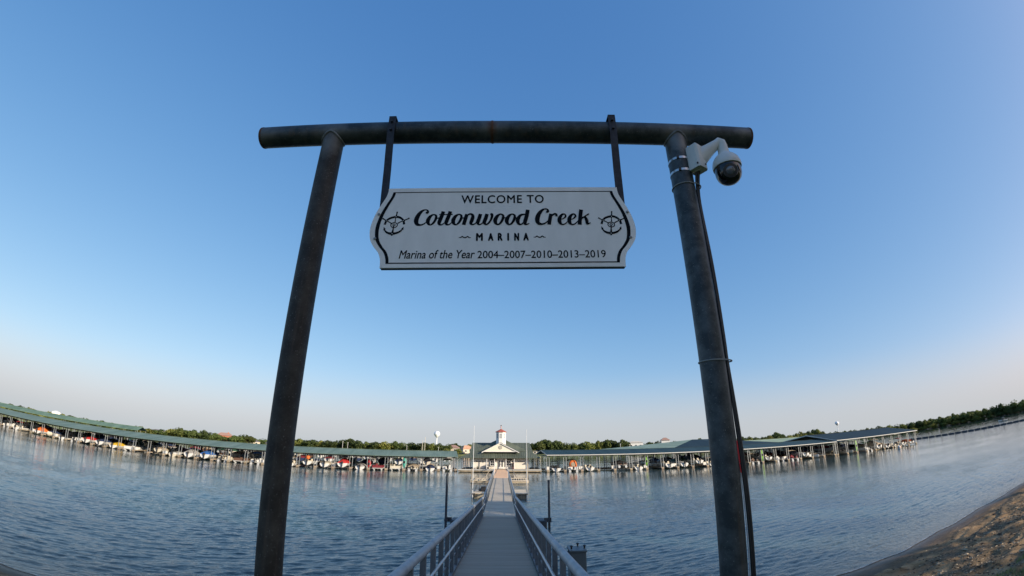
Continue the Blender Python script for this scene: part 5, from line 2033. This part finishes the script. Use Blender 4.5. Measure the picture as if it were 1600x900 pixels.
# second row of docks behind the front ones
D2L = Dock('second low covered dock lying behind the long left dock', xl + 10, yl + 31, R(9.0), 28, 15, 3.2, 4.1, M['roof_green'], M['roof_green'], full=True, fascia=False)
for i in range(D2L.n):
    if rb.random() < .95:
        random_boat(D2L.slip(i), D2L.ang, 'dock row behind the left dock', rb, dark=True, group='boats in the second dock row on the left')
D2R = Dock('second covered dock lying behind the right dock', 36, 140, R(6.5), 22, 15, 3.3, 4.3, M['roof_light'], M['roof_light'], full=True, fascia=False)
for i in range(D2R.n):
    if rb.random() < .95:
        random_boat(D2R.slip(i), D2R.ang, 'dock row behind the right dock', rb, dark=True, group='boats in the second dock row on the right')
D4L = Dock('third low covered dock, furthest back behind the left dock', xl + 36, yl + 66, R(8.0), 22, 15, 3.1, 4.0, M['roof_green'], M['roof_green'], full=False, fascia=False)
for i in range(D4L.n):
    if rb.random() < .97:
        back_boat(D4L.slip(i), D4L.ang, 'furthest dock row behind the left dock', rb, 'boats in the furthest dock row on the left')
# far rear dock on the left, whose roof and posts show above the front one
D3L = Dock('tall covered dock with open posts rising behind the far left dock roof', -196, 92, R(31), 20, 16, 5.0, 6.25, M['roof_green'], M['roof_green'], full=False, fascia=False)

# large hipped storage roof behind the right dock
hr = thing('hipped_boat_shed', 'big hipped boat shed behind the right dock, pale left slope and dark front slope', 'boat shed', (60, 150, 0))
H0 = hr.location.copy()
C1, C2_, C4, C3 = Vector((47.5, 131.7, 4.75)), Vector((33.5, 178, 4.7)), Vector((84, 133.5, 4.85)), Vector((90, 180, 4.8))
RP, RP2 = Vector((62, 152, 7.35)), Vector((72, 158, 7.35))
b = MB(); b.prism([C1 - H0, RP - H0, C2_ - H0], (0, 0, -.1)); b.obj('left_slope', M['roof_light'], hr)  # lit look of this slope comes from its paler colour
b = MB(); b.prism([C1 - H0, C4 - H0, RP2 - H0, RP - H0], (0, 0, -.1)); b.obj('front_slope', M['roof_darker'], hr)  # shaded look of this slope comes from its darker colour
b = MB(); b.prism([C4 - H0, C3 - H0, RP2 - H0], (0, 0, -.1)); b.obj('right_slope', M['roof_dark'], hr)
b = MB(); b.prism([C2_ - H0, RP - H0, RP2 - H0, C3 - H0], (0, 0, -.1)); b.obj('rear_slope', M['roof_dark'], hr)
d = (C4 - C1)
MB().prism([C1 - H0 + Vector((0, -.1, 0)), C4 - H0 + Vector((0, -.1, 0)), C4 - H0 + Vector((0, -.1, -.35)), C1 - H0 + Vector((0, -.1, -.35))], (0, .06, 0)).obj('eave_fascia', M['fascia'], hr)
pm = MB().box((0, 0, 2.3), (.15, .15, 4.6)).mesh('post', M['post'])
for i in range(10):
    link('post', pm, hr, C1 - H0 + d * (i / 9) + Vector((0, .3, -4.75)))
    link('post', pm, hr, C1 - H0 + (C2_ - C1) * (i / 9) + Vector((.3, .3, -4.75)))

# pale roof strip behind the right dock
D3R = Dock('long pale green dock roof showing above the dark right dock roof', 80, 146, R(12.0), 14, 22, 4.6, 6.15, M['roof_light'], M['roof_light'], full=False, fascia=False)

# kayaks, buoys and boxes on the docks
def on_dock(d, az, y=.5, dx=-1.95):
    i = d.slip_for(az)
    p = d.world((i + .5) * PITCH + dx, y)
    return p


p = on_dock(DL, -12.5)
kayak((p[0], p[1], .45), 'teal kayak stood on end on the dock left of the boathouse', 'teal', 3.0)
p = on_dock(DL, -17.5)
kayak((p[0], p[1], .45), 'short red kayak stood on end on the left dock near the red-covered boat', 'red', 1.9)
p = on_dock(DR, 16.9)
kayak((p[0], p[1], .9), 'lime green kayak stood on end, nearest of the three to the boathouse', 'lime', 2.2)
p = on_dock(DR, 29.9)
kayak((p[0], p[1], .45), 'lime green kayak stood on end just right of the right gate post', 'lime', 3.3)
p = on_dock(DR2, 40.6)
kayak((p[0], p[1], .45), 'lime green kayak stood on end near the far end of the right dock', 'lime', 3.3)
p = on_dock(DR, 7.3, 1.5, .1)
o = thing('towable_tube', 'big round orange-red inflatable tube on the boat right of the boathouse', 'inflatable tube', (p[0] + .1, p[1], 1.65))
MB().lathe((0, 0, 0), [(.2, -.25), (.8, -.28), (1.0, -.1), (1.0, .1), (.8, .28), (.2, .25)], 18, Matrix.Rotation(R(80), 3, 'X')).obj('tube', PAINT['orange'], o, smooth=50)
MB().lathe((0, -.3, 0), [(.45, 0), (.5, .03), (.3, .05)], 14, Matrix.Rotation(R(80), 3, 'X')).obj('stripe', PAINT['tan'], o)
p = on_dock(DL, -24.6, 1.0, 0)
o = thing('orange_buoy', 'round orange buoy hanging above a white speedboat left of the red-covered boat', 'buoy', (p[0], p[1], 2.3))
MB().lathe((0, 0, 0), [(.05, -.5), (.35, -.38), (.5, 0), (.35, .38), (.05, .5)], 14).obj('ball', PAINT['orange'], o, smooth=60)
MB().tube([(0, 0, .45), (0, 0, 1.1)], .02, 5).obj('rope', M['dark'], o)
dbm = MB().bevel_box((0, 0, .32), (.9, .55, .6), .04).mesh('box_body', PAINT['white'])
lbm = MB().bevel_box((0, 0, .66), (.96, .6, .1), .03).mesh('box_lid', PAINT['cream'])
for d, wf in ((DL, front_left), (DR, lambda i: '%s slip right of the boathouse' % ORD[i + 1])):
    for i in range(0, d.n, 2):
        if rb.random() < .7:
            p = d.world(i * PITCH, 1.0 + rb.random())
            t = thing('dock_box', 'white dock box on the finger pier beside the %s' % wf(i), 'dock box', (p[0], p[1], .48), d.ang, 'dock boxes on the finger piers')
            link('box_body', dbm, t)
            link('box_lid', lbm, t)
# two sailing boats moored behind the left dock
for az, top, lab in ((-11.2, .85, 'sailboat with the shorter bare mast rising behind the left dock'), (-10.9, 1.22, 'sailboat with the taller bare mast rising behind the left dock')):
    r_ = 165
    x, y = polar(az, r_)
    t = thing('sailboat', lab, 'sailboat', (x, y, 0), R(20))
    link('hull', hull_mesh(8, 2.5, .9, PAINT['white']), t, (0, -3, 0))
    h = EYE + r_ * math.tan(R(top))
    MB().tube([(0, 0, .6), (0, 0, h)], .07, 6).obj('mast', PAINT['cream'], t)
    MB().tube([(0, 0, 1.8), (.2, -3, 1.9)], .05, 6).obj('boom', PAINT['cream'], t)
    MB().tube([(0, 0, h * .95), (-1.0, -3.2, 1.0)], .02, 4).obj('stay', PAINT['cream'], t)

# ------------------------------------------------------------------ breakwater, markers and a far boat
bw = thing('breakwater', 'long low floating breakwater reaching right from the end of the right dock', 'breakwater', (175, 168, 0))
W0 = bw.location.copy()
ln0, ln1 = Vector((168, 171, 0)), Vector((216, 118, 0))
d = (ln1 - ln0)
an = math.atan2(d.y, d.x)
nseg = 26
sm = MB().bevel_box((0, 0, .15), (d.length / nseg - .25, 1.6, .75), .1).mesh('float_section', M['pile'])
tm = MB().box((0, 0, .56), (d.length / nseg - .6, .5, .08)).mesh('walk_board', M['float'])
for i in range(nseg):
    p = ln0 + d * ((i + .5) / nseg) - W0
    link('float_section', sm, bw, p, an)
    link('walk_board', tm, bw, p, an)
for i, t in enumerate((.0, .09, .16, .23, .31, .36, .48, .60, .73, .77, .90)):
    p = ln0 + d * t
    o = thing('marker_post', '%s marker post with a small box on top along the breakwater, counted from the dock' % ORD[i + 1], 'marker post', (p.x, p.y, .5), 0, 'marker posts on the breakwater')
    MB().tube([(0, 0, 0), (0, 0, 1.3)], .06, 6).obj('pole', M['dark'], o)
    MB().bevel_box((0, 0, 1.45), (.7, .5, .35), .05).obj('lamp_box', M['dark'], o)
x, y = polar(55.1, 330)
runabout((x, y, 0), R(70), 'tiny motorboat out on the lake beyond the breakwater', 'white', big=1.0, seat='black')
x, y = polar(44.1, 152)
o = thing('white_buoy', 'small white buoy floating in front of the right end of the dock', 'buoy', (x, y, 0))
MB().lathe((0, 0, 0), [(.1, -.2), (.4, 0), (.45, .4), (.3, .8), (.1, 1.0)], 12).obj('float', PAINT['white'], o, smooth=50)
MB().lathe((0, 0, .45), [(.46, -.06), (.46, .06)], 12).obj('band', PAINT['orange'], o)

# ------------------------------------------------------------------ water towers, houses and lamp posts on the far shore
def water_tower(az, r_, el_top, el_c, rad, lab):
    x, y = polar(az, r_)
    t = thing('water_tower', lab, 'water tower', (x, y, 4))
    zc = EYE + r_ * math.tan(R(el_c)) - 4
    MB().lathe((0, 0, zc), [(rad * .16, -rad * 1.25), (rad * .35, -rad * .98), (rad * .75, -rad * .62), (rad, -rad * .1), (rad * .93, rad * .35), (rad * .6, rad * .75), (rad * .15, rad * .9)], 24).obj('tank', M['tank'], t, smooth=60)
    MB().lathe((0, 0, 0), [(rad * .32, 0), (rad * .17, 6), (rad * .15, zc - rad * 1.2)], 14).obj('stem', M['tank'], t, smooth=40)
    MB().lathe((0, 0, zc), [(rad * 1.01, -rad * .12), (rad * 1.03, 0), (rad * 1.01, rad * .08)], 24).obj('girth_rail', M['tank'], t)
    return t


water_tower(-9.47, 900, 1.9, 1.62, 6.0, 'white ball-topped water tower above the wood left of the boathouse')
water_tower(38.2, 1300, 1.5, 1.32, 5.0, 'small distant water tower above the trees right of the gate')


def house(az, r_, w_, d_, h, rh, wallm, roofm, lab, rz=0.0, z=2.0, chim=False):
    x, y = polar(az, r_)
    t = thing('house', lab, 'house', (x, y, z), R(-az) + rz)
    MB().box((0, 0, h / 2), (w_, d_, h)).obj('wall', M[wallm], t)
    o_ = .5
    ro = MB().loft([[(-w_ / 2 - o_, -d_ / 2 - o_, h), (w_ / 2 + o_, -d_ / 2 - o_, h), (w_ / 2 + o_, d_ / 2 + o_, h), (-w_ / 2 - o_, d_ / 2 + o_, h)],
                    [(-w_ / 2 + d_ * .35, -.05, h + rh), (w_ / 2 - d_ * .35, -.05, h + rh), (w_ / 2 - d_ * .35, .05, h + rh), (-w_ / 2 + d_ * .35, .05, h + rh)]]).obj('roof', M[roofm], t)
    if chim:
        MB().box((w_ * .2, -.5, h + rh * .8), (.9, .9, 1.8)).obj('chimney', M[wallm], ro)
    nw = max(2, int(w_ / 3.2))
    for i in range(nw):
        xx = -w_ / 2 + w_ * (i + .5) / nw
        fr = MB().box((xx, -d_ / 2 - .03, h * .55), (1.5, .08, 1.5)).obj('window', M['trim'], t)
        MB().box((xx, -d_ / 2 - .09, h * .55), (1.2, .04, 1.2)).obj('pane', M['win'], fr)
    return t


house(-34.0, 395, 12, 8, 5.2, 2.2, 'brick', 'pink_roof', 'red brick house among the trees beyond the left dock', 0, 2.0, True)
house(-30.9, 350, 9.5, 7, 2.6, 1.0, 'plaster', 'grey_roof', 'low pale house with small windows right of the brick house', 0, 1.8)
house(-28.9, 352, 6, 6, 2.4, 1.6, 'plaster', 'grey_roof', 'small grey-roofed house partly hidden by the left gate post', R(20), 1.8)
house(-5.7, 335, 8.5, 7, 3.0, 2.6, 'plaster', 'tile', 'orange tile-roofed house just left of the boathouse roof', R(25), 1.5)
house(-7.4, 352, 9, 8, 3.6, 2.2, 'plaster', 'pink_roof', 'brownish pink-roofed house left of the orange house', R(-10), 1.6)
house(3.2, 338, 6, 5, 2.2, .9, 'plaster', 'grey_roof', 'small pale cabin on the lawn right of the boathouse roof', 0, 1.0)
house(15.4, 372, 11, 8, 5.0, 1.2, 'trim', 'plaster', 'white two-storey house above the right dock roofs', R(8), 3.6)
house(19.0, 400, 7, 7, 6.6, 2.2, 'trim', 'pink_roof', 'small white house with a pointed roof between trees right of the white house', R(8), 3.6)
house(-40.9, 342, 9, 7, 4.4, .8, 'plaster', 'grey_roof', 'long low cream building just beyond the peak of the left dock', R(-8), 1.5)
house(-51.3, 560, 8, 8, 8.0, 1.2, 'trim', 'trim', 'white building glimpsed above the far left dock roof', 0, 1.5)

for i, (az, top, r_, lab) in enumerate(((-20.8, .42, 300, 'taller plain light pole above the left dock roof'), (-20.2, .26, 300, 'shorter plain light pole above the left dock roof'), (-13.1, .12, 300, 'light pole with a curved arm in front of the wood'),
                                        (-9.2, -.02, 290, 'short light pole below the water tower'), (13.6, .35, 300, 'light pole above the right dock roof near the white house'), (17.6, .5, 330, 'tall light pole between the white houses'), (-5.6, -.5, 300, 'short light pole on the lawn near the orange house'))):
    x, y = polar(az, r_)
    t = thing('light_pole', lab, 'light pole', (x, y, 0.5))
    h = EYE + r_ * math.tan(R(top)) - .5
    MB().tube([(0, 0, -1), (0, 0, h)], .12, 6).obj('pole', M['fascia'], t)
    if i == 2:
        MB().tube([(0, 0, h), (-.5, 0, h + .5), (-1.6, 0, h + .55)], .09, 6).obj('arm', M['fascia'], t)
    MB().box((0 if i != 2 else -1.8, 0, h + (.1 if i != 2 else .5)), (.7, .4, .25)).obj('lamp_head', M['fascia'], t)

# ------------------------------------------------------------------ look-alikes told apart by their order from the left
by_label = {}
for o in bpy.data.objects:
    if o.parent is None and 'label' in o and 'group' in o:
        by_label.setdefault(o['label'], []).append(o)
for lab, obs in by_label.items():
    if len(obs) > 1:
        obs.sort(key=lambda o: math.atan2(o.location.x, o.location.y))
        for i, o in enumerate(obs):
            t = '%s, %s from left' % (lab, ORD[i + 1])
            o['label'] = t if len(t.split()) <= 16 else '%s, %s' % (lab, ORD[i + 1])
